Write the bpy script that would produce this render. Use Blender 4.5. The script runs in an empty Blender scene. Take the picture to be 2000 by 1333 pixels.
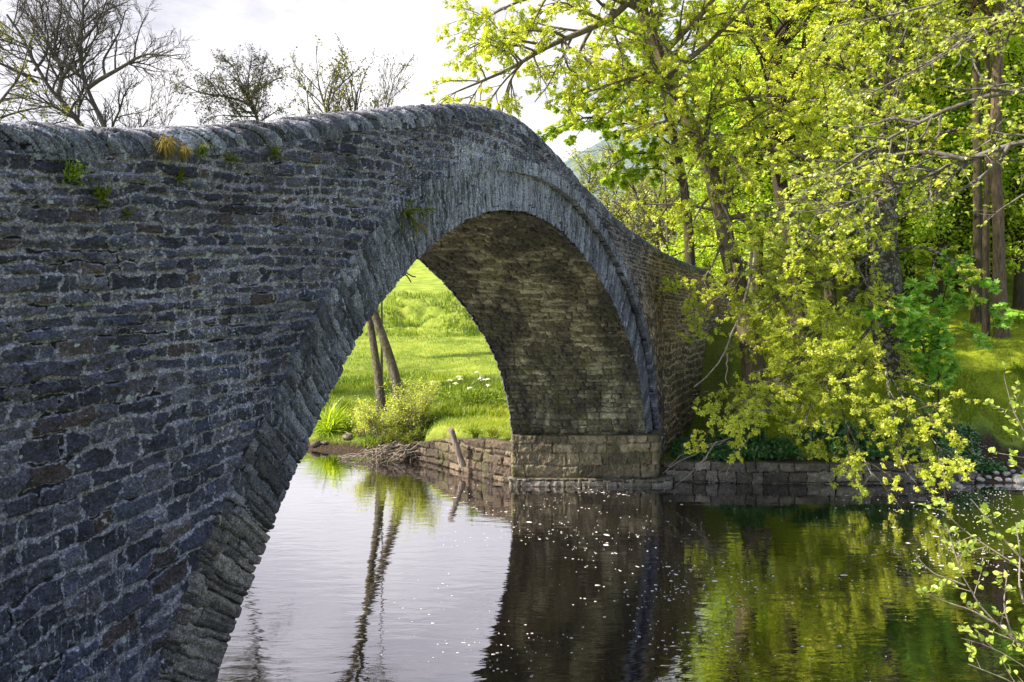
import bpy, math, random
import numpy as np

# ------------------------------------------------------------------ camera, world, sun, exposure
SC = bpy.context.scene
C = SC.collection
F, CZ, YH, XV = 1600.0, 4.96, 600.0, 1700.0     # focal length in photo pixels, eye height over the water, horizon row, vanishing column

cam = bpy.data.cameras.new('camera')
cam.sensor_width = 36.0
cam.lens = 36.0 * F / 2000.0
cam.shift_y = -(666.5 - YH) / 2000.0
cam.clip_end = 5000
cam.clip_start = 0.05
co = bpy.data.objects.new('camera', cam)
co.location = (0, 0, CZ)
co.rotation_euler = (math.radians(90), 0, 0)
C.objects.link(co)
SC.camera = co

SUN_AZ, SUN_EL = math.radians(-98), math.radians(47)      # azimuth measured from +Y towards +X
sdir = np.array([math.sin(SUN_AZ) * math.cos(SUN_EL), math.cos(SUN_AZ) * math.cos(SUN_EL), math.sin(SUN_EL)])


class NT:
    """small helper for node trees"""
    def __init__(s, tree):
        s.t = tree
        s.n = tree.nodes
        s.n.clear()

    def add(s, typ, **kw):
        n = s.n.new(typ)
        for k, v in kw.items():
            if k.startswith('i_'):
                key = k[2:]
                key = int(key) if key.isdigit() else key.replace('_', ' ')
                if hasattr(v, 'is_linked'):
                    s.t.links.new(v, n.inputs[key])
                else:
                    n.inputs[key].default_value = v
            else:
                setattr(n, k, v)
        return n

    def link(s, a, b):
        s.t.links.new(a, b)

    def math(s, op, a, b=None, c=None, clamp=False):
        n = s.n.new('ShaderNodeMath')
        n.operation = op
        n.use_clamp = clamp
        for i, v in enumerate((a, b, c)):
            if v is None:
                continue
            if hasattr(v, 'is_linked'):
                s.t.links.new(v, n.inputs[i])
            else:
                n.inputs[i].default_value = v
        return n.outputs[0]

    def mix(s, f, a, b, blend='MIX'):
        n = s.n.new('ShaderNodeMix')
        n.data_type = 'RGBA'
        n.blend_type = blend
        for i, v in ((0, f), (6, a), (7, b)):
            if hasattr(v, 'is_linked'):
                s.t.links.new(v, n.inputs[i])
            else:
                n.inputs[i].default_value = (v[0], v[1], v[2], 1) if i else v
        return n.outputs[2]

    def ramp(s, f, stops, interp='LINEAR'):
        n = s.n.new('ShaderNodeValToRGB')
        cr = n.color_ramp
        cr.interpolation = interp
        while len(cr.elements) < len(stops):
            cr.elements.new(0.5)
        for e, (p, c) in zip(cr.elements, stops):
            e.position = p
            e.color = (c[0], c[1], c[2], 1) if hasattr(c, '__len__') else (c, c, c, 1)
        s.t.links.new(f, n.inputs[0])
        return n.outputs[0]

    def noise(s, vec, scale, detail=4.0, rough=0.55, dist=0.0):
        n = s.n.new('ShaderNodeTexNoise')
        n.inputs['Scale'].default_value = scale
        n.inputs['Detail'].default_value = detail
        n.inputs['Roughness'].default_value = rough
        n.inputs['Distortion'].default_value = dist
        if vec is not None:
            s.t.links.new(vec, n.inputs['Vector'])
        return n.outputs[0]

    def scaled(s, vec, sc):
        n = s.n.new('ShaderNodeMapping')
        n.inputs['Scale'].default_value = sc
        s.t.links.new(vec, n.inputs['Vector'])
        return n.outputs[0]


w = bpy.data.worlds.new('World')
SC.world = w
w.use_nodes = True
g = NT(w.node_tree)
tc = g.add('ShaderNodeTexCoord').outputs['Generated']
sky = g.add('ShaderNodeTexSky', sky_type='NISHITA', sun_disc=False)
sky.sun_elevation = SUN_EL
sky.sun_rotation = SUN_AZ
sky.air_density = 1.0
sky.dust_density = 1.5
nsky = g.add('ShaderNodeVectorMath', operation='SCALE')
g.link(sky.outputs[0], nsky.inputs[0])
nsky.inputs['Scale'].default_value = 0.14
# cloud cover shaped by direction: thick low ahead, holding down the sky in view
cloud_dot = g.add('ShaderNodeVectorMath', operation='DOT_PRODUCT')
g.link(tc, cloud_dot.inputs[0])
gv = np.array([-0.30, 0.92, 0.30]); gv /= np.linalg.norm(gv)
cloud_dot.inputs[1].default_value = gv
gl = g.math('POWER', g.math('MAXIMUM', cloud_dot.outputs['Value'], 0.0), 3.5)
cl = g.noise(g.scaled(tc, (2.2, 2.2, 6.0)), 1.6, 7, 0.6, 0.3)
clr = g.ramp(cl, [(0.36, (0.34, 0.34, 0.375)), (0.50, (0.50, 0.49, 0.525)), (0.62, (0.64, 0.625, 0.63))])
cover = g.ramp(gl, [(0.25, 0.22), (0.70, 0.96)])
tot = g.add('ShaderNodeMix', data_type='RGBA')
g.link(cover, tot.inputs[0])
g.link(nsky.outputs[0], tot.inputs[6])
g.link(clr, tot.inputs[7])
bg = g.add('ShaderNodeBackground')
g.link(tot.outputs[2], bg.inputs['Color'])
bg.inputs['Strength'].default_value = 1.0
wo = g.add('ShaderNodeOutputWorld')
g.link(bg.outputs[0], wo.inputs['Surface'])

sl = bpy.data.lights.new('sun', 'SUN')
sl.energy = 5.0
sl.angle = math.radians(1.0)
sl.color = (1.0, 0.90, 0.72)
so = bpy.data.objects.new('sun', sl)
so.rotation_euler = (math.radians(90) - SUN_EL, 0, math.pi - SUN_AZ)
so.location = (-60, 60, 60)
C.objects.link(so)

vs = SC.view_settings
SC.display_settings.display_device = 'sRGB'
vs.view_transform = 'Standard'
vs.look = 'None'
vs.exposure = 1.12
vs.gamma = 1.0
SC.cycles.max_bounces = 8
SC.cycles.transparent_max_bounces = 4
SC.cycles.sample_clamp_indirect = 6


# ------------------------------------------------------------------ helpers
def P(X, Y, y):
    """a point at distance y that is seen at column X, row Y of the photograph"""
    return np.array([(X - 1000.0) / F * y, y, CZ + (YH - Y) / F * y])


def lerp(a, b, t):
    return a + (b - a) * t


def sstep(a, b, x):
    t = np.clip((x - a) / (b - a), 0, 1)
    return t * t * (3 - 2 * t)


def hsh(ix, iy, seed):
    h = (ix.astype(np.int64) * 374761393 + iy.astype(np.int64) * 668265263 + seed * 974634521) & 0xffffffff
    h = ((h ^ (h >> 13)) * 1274126177) & 0xffffffff
    h = ((h ^ (h >> 15)) * 2246822519) & 0xffffffff
    return ((h ^ (h >> 16)) & 0xffffff) / float(0xffffff)


def vn(x, y, seed=0):
    """value noise, about -1..1"""
    x = np.asarray(x, float); y = np.asarray(y, float)
    ix, iy = np.floor(x), np.floor(y)
    fx, fy = x - ix, y - iy
    fx = fx * fx * (3 - 2 * fx); fy = fy * fy * (3 - 2 * fy)
    a, b = hsh(ix, iy, seed), hsh(ix + 1, iy, seed)
    c, d = hsh(ix, iy + 1, seed), hsh(ix + 1, iy + 1, seed)
    return 2 * lerp(lerp(a, b, fx), lerp(c, d, fx), fy) - 1


def fbm(x, y, seed=0, octv=4, gain=0.5):
    s, a = 0.0, 1.0
    for i in range(octv):
        s = s + a * vn(x, y, seed + i * 17)
        x = x * 2.03 + 5.1; y = y * 2.03 + 3.7
        a *= gain
    return s


def norm(v):
    return v / np.maximum(np.linalg.norm(v, axis=-1, keepdims=True), 1e-9)


def mk(name, V, faces, mat, parent=None, attrs=None, smooth=True, origin=None):
    """one mesh object out of arrays; faces is one (M,k) array or a list of them"""
    V = np.asarray(V, np.float32).reshape(-1, 3)
    if origin is not None:
        V = V - np.asarray(origin, np.float32)
    if not isinstance(faces, list):
        faces = [faces]
    faces = [np.asarray(f, np.int32) for f in faces if len(f)]
    me = bpy.data.meshes.new(name)
    me.vertices.add(len(V))
    me.vertices.foreach_set('co', V.ravel())
    nl = sum(f.size for f in faces)
    nf = sum(len(f) for f in faces)
    me.loops.add(nl)
    me.loops.foreach_set('vertex_index', np.concatenate([f.ravel() for f in faces]))
    me.polygons.add(nf)
    tot_ = np.concatenate([np.full(len(f), f.shape[1], np.int32) for f in faces])
    st = np.concatenate([[0], np.cumsum(tot_)[:-1]]).astype(np.int32)
    me.polygons.foreach_set('loop_start', st)
    me.polygons.foreach_set('loop_total', tot_)
    me.polygons.foreach_set('use_smooth', np.full(nf, smooth))
    for k, a in (attrs or {}).items():
        at = me.attributes.new(k, 'FLOAT', 'POINT')
        at.data.foreach_set('value', np.asarray(a, np.float32).ravel())
    me.update(calc_edges=True)
    me.materials.append(mat)
    o = bpy.data.objects.new(name, me)
    C.objects.link(o)
    if parent is not None:
        o.parent = parent
    return o


def grid_faces(R, Cn, off=0, flip=False):
    i = np.arange(R * Cn).reshape(R, Cn)
    f = np.stack([i[:-1, :-1], i[:-1, 1:], i[1:, 1:], i[1:, :-1]], -1).reshape(-1, 4) + off
    return f[:, ::-1] if flip else f


def grid(name, Pg, mat, parent=None, attrs=None, flip=False, origin=None):
    R, Cn = Pg.shape[:2]
    return mk(name, Pg.reshape(-1, 3), grid_faces(R, Cn, 0, flip), mat, parent, attrs, True, origin)


def thing(name, label, cat, loc=(0, 0, 0), group=None):
    o = bpy.data.objects.new(name, None)
    o.empty_display_size = 0.3
    C.objects.link(o)
    o.location = tuple(float(v) for v in loc)
    o['label'] = label
    o['category'] = cat
    if group:
        o['group'] = group
    return o


def tag(o, label=None, cat=None, group=None, kind=None):
    for k, v in (('label', label), ('category', cat), ('group', group), ('kind', kind)):
        if v:
            o[k] = v
    return o


# ------------------------------------------------------------------ materials
def newmat(name):
    m = bpy.data.materials.new(name)
    m.use_nodes = True
    return m, NT(m.node_tree)


def attr(g, name):
    return g.add('ShaderNodeAttribute', attribute_name=name).outputs['Fac']


def finish(g, col, rough=0.85, bump=None, strength=0.5, dist=0.02, spec=0.3):
    b = g.add('ShaderNodeBsdfPrincipled')
    if hasattr(col, 'is_linked'):
        g.link(col, b.inputs['Base Color'])
    else:
        b.inputs['Base Color'].default_value = (*col, 1)
    if hasattr(rough, 'is_linked'):
        g.link(rough, b.inputs['Roughness'])
    else:
        b.inputs['Roughness'].default_value = rough
    b.inputs['Specular IOR Level'].default_value = spec
    if bump is not None:
        bn = g.add('ShaderNodeBump')
        bn.inputs['Strength'].default_value = strength
        bn.inputs['Distance'].default_value = dist
        g.link(bump, bn.inputs['Height'])
        g.link(bn.outputs[0], b.inputs['Normal'])
    o = g.add('ShaderNodeOutputMaterial')
    g.link(b.outputs[0], o.inputs[0])
    return b


def stone_mat(name, ramp, mortar, streak=0.5, lichen=0.5, streakcol=(0.24, 0.24, 0.28), stain=None, moss=0.0, rough=0.8, hues=1.0, smear=0.0, tint=None):
    m, g = newmat(name)
    pos = g.add('ShaderNodeNewGeometry').outputs['Position']
    tone, joint, hue = attr(g, 'tone'), attr(g, 'joint'), attr(g, 'hue')
    fine = g.noise(pos, 55, 6, 0.65)
    mid = g.noise(pos, 9, 6, 0.62, 0.4)
    big = g.noise(pos, 1.1, 4, 0.6)
    t = g.math('ADD', g.math('MULTIPLY', tone, 0.62), g.math('MULTIPLY_ADD', mid, 0.9, -0.27))
    col = g.ramp(t, ramp)
    # a few rusty or blue blocks
    col = g.mix(g.math('MULTIPLY', g.ramp(hue, [(0.91, 0.0), (0.97, 1.0)]), 0.50 * hues), col, (0.085, 0.050, 0.030))
    col = g.mix(g.math('MULTIPLY', g.ramp(hue, [(0.07, 1.0), (0.14, 0.0)]), 0.6 * hues), col, (0.055, 0.066, 0.105))
    jm = g.math('ADD', joint, g.math('MULTIPLY_ADD', mid, 1.1, -0.55))
    jm = g.math('ADD', jm, g.math('MULTIPLY_ADD', fine, 0.5, -0.25))
    if smear:
        # pointing smeared over the faces in irregular patches
        sp_ = g.noise(g.scaled(pos, (1.0, 1.0, 1.5)), 2.3, 8, 0.68, 0.6)
        jm = g.math('ADD', jm, g.math('MULTIPLY', g.ramp(sp_, [(0.42, 0.0), (0.68, 1.0)]), g.math('MULTIPLY', attr(g, 'smear'), smear)))
    jm = g.ramp(jm, [(0.34, 0.0), (0.72, 1.0)])
    mcol = g.mix(g.ramp(g.noise(pos, 22, 8, 0.72), [(0.32, 0.0), (0.68, 1.0)]), tuple(c * 0.32 for c in mortar), tuple(c * 1.5 for c in mortar))
    col = g.mix(g.math('MULTIPLY', jm, 0.92), col, mcol)
    # grey lime runs down the face
    sv = g.scaled(pos, (26.0, 26.0, 2.2))
    sn = g.noise(sv, 1.0, 5, 0.65, 0.5)
    sa = attr(g, 'streak')
    sm = g.math('MULTIPLY', g.ramp(g.math('ADD', sn, g.math('MULTIPLY', sa, 0.22)), [(0.56, 0.0), (0.70, 1.0)]), streak, clamp=True)
    col = g.mix(sm, col, streakcol)
    # overall weathering
    wv = g.ramp(big, [(0.30, 0.62), (0.50, 1.0), (0.72, 1.32)])
    col = g.mix(1.0, col, wv, 'MULTIPLY')
    ff = g.ramp(fine, [(0.30, 0.22), (0.5, 1.0), (0.68, 2.5)])
    col = g.mix(1.0, col, ff, 'MULTIPLY')
    # open cracks between the stones
    ck = attr(g, 'crack')
    col = g.mix(g.ramp(g.math('ADD', ck, g.math('MULTIPLY_ADD', mid, 0.8, -0.4)), [(0.45, 0.0), (0.62, 0.92)]), col, (0.006, 0.006, 0.008))
    if tint:
        col = g.mix(1.0, col, tint, 'MULTIPLY')
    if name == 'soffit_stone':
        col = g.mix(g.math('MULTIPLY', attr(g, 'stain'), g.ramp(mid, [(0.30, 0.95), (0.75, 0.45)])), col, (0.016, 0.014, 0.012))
    if stain:
        sc_, lo, hi, scol = stain
        stn = g.noise(g.scaled(pos, (1.0, 1.0, 0.45)), sc_, 6, 0.6, 0.6)
        col = g.mix(g.ramp(stn, [(lo, 0.0), (hi, 0.85)]), col, scol)
    if moss:
        mn = g.noise(pos, 1.7, 6, 0.65, 0.5)
        mm = g.math('MULTIPLY', g.ramp(mn, [(0.50, 0.0), (0.66, 1.0)]), moss)
        col = g.mix(mm, col, (0.075, 0.080, 0.020))
    if name in ('spandrel_stone', 'voussoir_stone'):
        br = attr(g, 'brown')
        col = g.mix(br, col, g.mix(1.0, col, (1.9, 1.45, 0.72), 'MULTIPLY'))
    # crust lichens
    ln = g.noise(pos, 8.5, 3, 0.5, 0.2)
    ln2 = g.noise(pos, 38, 3, 0.55)
    lm = g.math('MULTIPLY', g.ramp(ln, [(0.685, 0.0), (0.705, 1.0)]), lichen)
    lm2 = g.math('MULTIPLY', g.ramp(ln2, [(0.68, 0.0), (0.71, 1.0)]), lichen * 0.8)
    col = g.mix(g.math('MAXIMUM', lm, lm2), col, (0.36, 0.39, 0.40))
    h = g.math('ADD', g.math('MULTIPLY', fine, 0.5), g.math('MULTIPLY', mid, 1.0))
    finish(g, col, g.ramp(fine, [(0.3, rough - 0.25), (0.7, rough + 0.1)]), h, 0.9, 0.03, 0.35)
    return m


DARK = [(0.0, (0.016, 0.016, 0.026)), (0.35, (0.042, 0.042, 0.060)), (0.62, (0.085, 0.083, 0.108)), (0.82, (0.12, 0.115, 0.13)), (1.0, (0.21, 0.21, 0.25))]
M_WALL = stone_mat('spandrel_stone', DARK, (0.25, 0.24, 0.27), 1.0, 1.0, (0.42, 0.43, 0.48), smear=0.45, tint=(0.98, 0.955, 1.04))
M_RING = stone_mat('voussoir_stone', [(0.0, (0.018, 0.018, 0.026)), (0.30, (0.050, 0.052, 0.068)), (0.55, (0.105, 0.108, 0.135)), (0.80, (0.19, 0.195, 0.235)), (1.0, (0.38, 0.39, 0.45))], (0.075, 0.077, 0.098), 1.0, 0.5, (0.27, 0.28, 0.34), hues=0.25, tint=(1.12, 1.09, 1.08))
M_COPE = stone_mat('coping_stone', [(0.0, (0.022, 0.022, 0.028)), (0.32, (0.062, 0.061, 0.070)), (0.58, (0.13, 0.128, 0.14)), (0.80, (0.26, 0.26, 0.275)), (1.0, (0.50, 0.50, 0.52))], (0.06, 0.06, 0.068), 0.5, 1.0, hues=0.3, tint=(1.0, 1.0, 1.08))
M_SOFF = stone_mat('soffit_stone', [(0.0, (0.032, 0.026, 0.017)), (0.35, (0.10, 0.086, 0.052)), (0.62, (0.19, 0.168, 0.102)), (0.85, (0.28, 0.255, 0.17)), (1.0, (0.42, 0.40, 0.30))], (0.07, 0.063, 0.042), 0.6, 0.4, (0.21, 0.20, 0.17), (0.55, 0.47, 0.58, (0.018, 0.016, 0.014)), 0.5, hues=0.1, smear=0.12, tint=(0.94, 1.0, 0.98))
M_FOOT = stone_mat('pier_stone', [(0.0, (0.030, 0.024, 0.015)), (0.35, (0.085, 0.068, 0.040)), (0.62, (0.150, 0.122, 0.074)), (0.85, (0.22, 0.182, 0.115)), (1.0, (0.31, 0.27, 0.19))], (0.095, 0.083, 0.054), 0.5, 0.2, (0.25, 0.23, 0.16), None, 0.75, hues=0.15, smear=0.5)
M_BANKW = stone_mat('river_wall_stone', [(0.0, (0.030, 0.025, 0.020)), (0.35, (0.085, 0.070, 0.056)), (0.62, (0.16, 0.135, 0.112)), (0.85, (0.25, 0.22, 0.19)), (1.0, (0.36, 0.33, 0.29))], (0.012, 0.010, 0.009), 0.2, 0.25, (0.13, 0.13, 0.12), None, 0.5, hues=0.1)
M_WEST = stone_mat('brown_river_wall_stone', [(0.0, (0.022, 0.016, 0.011)), (0.35, (0.065, 0.045, 0.030)), (0.62, (0.125, 0.088, 0.060)), (0.85, (0.19, 0.145, 0.10)), (1.0, (0.28, 0.23, 0.18))], (0.02, 0.016, 0.012), 0.2, 0.25, (0.2, 0.19, 0.17), None, 0.6, hues=0.1, smear=0.2)  # brown stone of the wall curving off left of the pier


def leaf_mat(name, stops, trans=0.55, gloss=0.08):
    m, g = newmat(name)
    t = attr(g, 'tone')
    col = g.ramp(t, stops)
    d = g.add('ShaderNodeBsdfDiffuse')
    g.link(col, d.inputs[0])
    tcol = g.mix(1.0, col, (1.35, 1.30, 0.55), 'MULTIPLY')
    tr = g.add('ShaderNodeBsdfTranslucent')
    g.link(tcol, tr.inputs[0])
    a = g.add('ShaderNodeMixShader')
    a.inputs[0].default_value = trans
    g.link(d.outputs[0], a.inputs[1]); g.link(tr.outputs[0], a.inputs[2])
    gl_ = g.add('ShaderNodeBsdfGlossy')
    gl_.inputs['Roughness'].default_value = 0.45
    gl_.inputs[0].default_value = (0.8, 0.85, 0.7, 1)
    b = g.add('ShaderNodeMixShader')
    b.inputs[0].default_value = gloss
    g.link(a.outputs[0], b.inputs[1]); g.link(gl_.outputs[0], b.inputs[2])
    o = g.add('ShaderNodeOutputMaterial')
    g.link(b.outputs[0], o.inputs[0])
    return m


L_BEECH = leaf_mat('beech_leaf', [(0.0, (0.28, 0.36, 0.03)), (0.5, (0.53, 0.60, 0.06)), (1.0, (0.76, 0.76, 0.17))], 0.6)
L_OAK = leaf_mat('oak_leaf', [(0.0, (0.26, 0.33, 0.04)), (0.5, (0.45, 0.53, 0.075)), (1.0, (0.68, 0.70, 0.17))], 0.6)
L_SYC = leaf_mat('sycamore_leaf', [(0.0, (0.14, 0.24, 0.015)), (0.5, (0.34, 0.48, 0.03)), (1.0, (0.56, 0.62, 0.06))], 0.62)
L_FRESH = leaf_mat('maple_leaf', [(0.0, (0.16, 0.38, 0.05)), (0.5, (0.36, 0.60, 0.085)), (1.0, (0.55, 0.80, 0.22))], 0.5)
L_WOOD = leaf_mat('wood_leaf', [(0.0, (0.20, 0.34, 0.02)), (0.5, (0.44, 0.60, 0.04)), (1.0, (0.66, 0.74, 0.08))], 0.6)
L_HEDGE = leaf_mat('willow_leaf', [(0.0, (0.15, 0.18, 0.03)), (0.5, (0.30, 0.33, 0.08)), (1.0, (0.48, 0.48, 0.18))])
L_ALDER = leaf_mat('alder_leaf', [(0.0, (0.22, 0.34, 0.05)), (0.5, (0.42, 0.52, 0.09)), (1.0, (0.62, 0.68, 0.20))], 0.5, 0.05)
L_OLIVE = leaf_mat('olive_leaf', [(0.0, (0.06, 0.07, 0.012)), (0.5, (0.14, 0.15, 0.025)), (1.0, (0.28, 0.27, 0.05))], 0.5)
L_BUD = leaf_mat('bud_leaf', [(0.0, (0.05, 0.05, 0.04)), (0.5, (0.10, 0.10, 0.07)), (1.0, (0.18, 0.19, 0.08))], 0.3, 0.0)
L_GRASS = leaf_mat('grass_blade', [(0.0, (0.08, 0.14, 0.016)), (0.5, (0.21, 0.30, 0.032)), (1.0, (0.39, 0.43, 0.065))], 0.5, 0.04)
L_MOSS = leaf_mat('bank_grass_blade', [(0.0, (0.10, 0.13, 0.008)), (0.5, (0.24, 0.33, 0.02)), (1.0, (0.46, 0.50, 0.05))], 0.45, 0.02)
L_GARLIC = leaf_mat('garlic_leaf', [(0.0, (0.02, 0.075, 0.015)), (0.5, (0.045, 0.15, 0.03)), (1.0, (0.09, 0.23, 0.05))], 0.35, 0.1)
L_FERN = leaf_mat('fern_leaf', [(0.0, (0.06, 0.09, 0.012)), (0.5, (0.13, 0.17, 0.025)), (1.0, (0.26, 0.26, 0.06))], 0.4, 0.0)
L_STRAW = leaf_mat('dry_grass_blade', [(0.0, (0.16, 0.12, 0.03)), (0.5, (0.30, 0.23, 0.07)), (1.0, (0.42, 0.36, 0.12))], 0.3, 0.0)
L_PETAL = leaf_mat('white_petal', [(0.0, (0.60, 0.62, 0.50)), (1.0, (0.85, 0.86, 0.80))], 0.3, 0.0)


def bark_mat(name, a, b, moss=0.0, lich=0.0):
    m, g = newmat(name)
    pos = g.add('ShaderNodeNewGeometry').outputs['Position']
    n1 = g.noise(g.scaled(pos, (14, 14, 3.0)), 1.0, 6, 0.65, 0.4)
    n2 = g.noise(pos, 3.0, 5, 0.6)
    col = g.mix(g.ramp(n1, [(0.32, 0.0), (0.68, 1.0)]), a, b)
    if moss:
        col = g.mix(g.math('MULTIPLY', g.ramp(n2, [(0.45, 0.0), (0.62, 1.0)]), moss), col, (0.09, 0.085, 0.018))
    if lich:
        n3 = g.noise(pos, 9.0, 5, 0.65, 0.4)
        col = g.mix(g.math('MULTIPLY', g.ramp(n3, [(0.50, 0.0), (0.60, 1.0)]), lich), col, (0.34, 0.34, 0.32))
    finish(g, col, 0.9, n1, 0.8, 0.03, 0.2)
    return m


B_BEECH = bark_mat('beech_bark', (0.075, 0.058, 0.044), (0.22, 0.175, 0.135), 0.35)
B_OLD = bark_mat('old_mossy_bark', (0.035, 0.027, 0.020), (0.12, 0.085, 0.050), 0.45, 0.75)
B_DARK = bark_mat('dark_bark', (0.022, 0.018, 0.014), (0.085, 0.066, 0.050), 0.3)
B_TWIN = bark_mat('lichened_twin_bark', (0.032, 0.028, 0.022), (0.145, 0.12, 0.09), 0.6, 0.2)
B_PINE = bark_mat('reddish_bark', (0.050, 0.034, 0.025), (0.20, 0.145, 0.10), 0.2)
B_GREY = bark_mat('grey_bark', (0.065, 0.055, 0.048), (0.19, 0.165, 0.145), 0.1, 0.25)
B_TWIG = bark_mat('pale_twig_bark', (0.16, 0.125, 0.105), (0.36, 0.30, 0.26))
B_ASH = bark_mat('ash_bark', (0.045, 0.040, 0.038), (0.13, 0.115, 0.10), 0.1)
B_DRIFT = bark_mat('driftwood_bark', (0.09, 0.07, 0.055), (0.30, 0.25, 0.21))

# ------------------------------------------------------------------ ground and water
TH = (XV - 1000.0) / F              # the bridge runs askew: dx = TH * dy
CS = 1.0 / math.hypot(1, TH)
X0 = -435.0 * 23.0 / F
NF = np.array([CS, -TH * CS, 0.0])  # outward normal of the near face
BW = 3.8                            # width of the bridge along the river


def face_x(y):
    return X0 + TH * y


def bank_y(x):
    return np.interp(x, [-400, -60, -14, -7, -4.2, -2.4, -0.6, 0.6, 12.0, 14, 18, 40, 400],
                     [40, 33, 29.5, 28.3, 27.3, 26.0, 23.6, 23.0, 23.0, 23.0, 23.2, 22.0, 15])


def ground_z(x, y):
    x = np.asarray(x, float); y = np.asarray(y, float)
    near = np.interp(y, [-900, -60, 0, 2, 4, 6, 8.3, 9.5, 10.5], [30, 5.0, 3.3, 3.0, 2.2, 1.2, -0.2, -1.2, -1.3])
    dy = y - bank_y(x)
    left = np.interp(dy, [-4, -0.3, 0, 0.8, 3, 8, 16, 26, 34, 39, 44, 52, 70, 100, 170, 300, 600, 1500],
                     [-1.3, -0.25, -0.02, 0.28, 0.75, 1.2, 1.95, 2.3, 2.9, 4.2, 5.4, 6.1, 8.6, 12.5, 20, 27, 32, 60])
    mid = np.interp(dy, [-2, 0.12, 0.32, 3, 8, 16, 26, 34, 39, 44, 52, 70, 100, 170, 300, 600, 1500],
                    [-1.3, -1.1, 1.12, 1.25, 1.4, 1.95, 2.3, 2.9, 4.2, 5.4, 6.1, 8.6, 12.5, 20, 27, 32, 60])
    right = np.interp(dy, [-2, 0.12, 0.30, 0.8, 1.4, 2.5, 4, 9, 22, 37, 77, 177, 400, 1500],
                      [-1.3, -1.1, 0.56, 0.75, 1.5, 2.85, 3.4, 3.9, 6.0, 9.8, 20, 38, 60, 100])
    beach = np.interp(dy, [-2, -0.6, 0, 1.2, 2.2, 3.2, 4.5, 9, 22, 37, 77, 177, 400, 1500],
                      [-1.3, -0.35, -0.02, 0.35, 1.0, 2.4, 3.3, 3.9, 6.0, 9.8, 20, 38, 60, 100])
    right = right - np.minimum(right - 0.40, 3.0).clip(0) * (1 - sstep(0.8, 3.4, x - face_x(y))) * (1 - sstep(5, 9, dy)) * (dy > 0.3)
    wl = sstep(-3.6, -2.2, x)
    far = lerp(left, mid, wl)
    wr = sstep(-3.4, -0.6, x - face_x(y))
    wr = np.maximum(wr, sstep(3.0, 4.4, x) * (dy < 0.6))
    rb = lerp(right, beach, sstep(12.2, 13.2, x))
    far = lerp(far, rb, wr)
    bump = 0.10 * fbm(x * 0.45, y * 0.45, 5, 4) * sstep(1.0, 6, dy) + 0.9 * fbm(x * 0.03, y * 0.03, 9, 3) * sstep(25, 90, dy)
    # hummocky mossy bank on the right, tussocky terrace in the meadow
    bump = bump + 0.22 * fbm(x * 0.9, y * 0.9, 31, 3) * wr * sstep(1.0, 2.0, dy) * (1 - sstep(8, 14, dy))
    bump = bump + 0.55 * fbm(x * 0.8, y * 1.5, 41, 4) * (1 - wr) * sstep(33, 37, dy) * (1 - sstep(46, 52, dy))
    hill = 130 * np.exp(-(((x - 170) / 190.0) ** 2 + ((y - 620) / 200.0) ** 2))
    far = far + bump + hill
    nb = 0.05 * fbm(x * 0.8, y * 0.8, 3, 4) * (y < 8.6)
    return np.where(y < 15, near + nb, far)


def veg(x, y):
    """0 bare soil and gravel, 1 meadow grass, 2 mossy wood floor, 3 far forest with haze in its colour"""
    dy = y - bank_y(x)
    wr = sstep(-3.0, -1.0, x - face_x(y))
    v = np.where(y < 15, 1.0 * sstep(8.4, 6.5, y), sstep(0.5, 1.0, dy + 0.25 * fbm(x * 1.5, y * 1.5, 8, 3)) * (1 + wr))
    v = np.where((x > 12.3) & (y > 15), 2 * sstep(1.8, 2.8, dy + 0.4 * fbm(x * 1.3, y * 1.3, 18, 3)), v)
    v = np.where((y > 15) & (x > -3) & (x < face_x(y) - 2) & (dy > 0.28), 1.0, v)
    v = np.where((y > 15) & (x - face_x(y) > -1), np.maximum(v * sstep(0.5, 2.0, x - face_x(y)), np.minimum(v, 0.55)), v)
    return np.where(y > 260, 3.0, v)


xs = np.unique(np.round(np.concatenate([-np.geomspace(26, 1500, 46)[::-1], np.arange(-26, 34, 0.2), np.geomspace(34, 1500, 44)]), 3))
ys = np.unique(np.round(np.concatenate([-np.geomspace(4, 700, 24)[::-1], np.arange(-4, 12, 0.25), np.arange(12, 21, 0.8), np.arange(21, 33, 0.1),
                                         np.arange(33, 80, 0.4), np.geomspace(80, 2400, 70)]), 3))
GX, GY = np.meshgrid(xs, ys)
GZ = ground_z(GX, GY)
m, g = newmat('ground_cover_and_soil')
pos = g.add('ShaderNodeNewGeometry').outputs['Position']
v = attr(g, 'veg')
n1, n2, n3 = g.noise(pos, 0.6, 6, 0.6), g.noise(pos, 12, 6, 0.7), g.noise(pos, 70, 4, 0.7)
soil = g.ramp(n2, [(0.3, (0.020, 0.014, 0.010)), (0.5, (0.060, 0.042, 0.030)), (0.72, (0.13, 0.10, 0.075))])
mead = g.ramp(g.math('ADD', g.math('MULTIPLY', n1, 0.6), g.math('MULTIPLY', n2, 0.4)), [(0.36, (0.115, 0.17, 0.028)), (0.50, (0.24, 0.31, 0.045)), (0.62, (0.36, 0.39, 0.07))])
mossc = g.ramp(g.math('ADD', g.math('MULTIPLY', n1, 0.55), g.math('MULTIPLY', n2, 0.45)), [(0.36, (0.09, 0.08, 0.016)), (0.48, (0.23, 0.29, 0.02)), (0.60, (0.38, 0.42, 0.03)), (0.70, (0.40, 0.33, 0.06))])
forest = g.ramp(g.noise(pos, 0.12, 6, 0.7), [(0.35, (0.06, 0.09, 0.09)), (0.65, (0.16, 0.20, 0.20))])  # distance haze is put into the colour: far trees painted pale and bluish
col = g.mix(g.math('MINIMUM', v, 1.0), soil, mead)
col = g.mix(g.math('SUBTRACT', v, 1.0, clamp=True), col, mossc)
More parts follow.
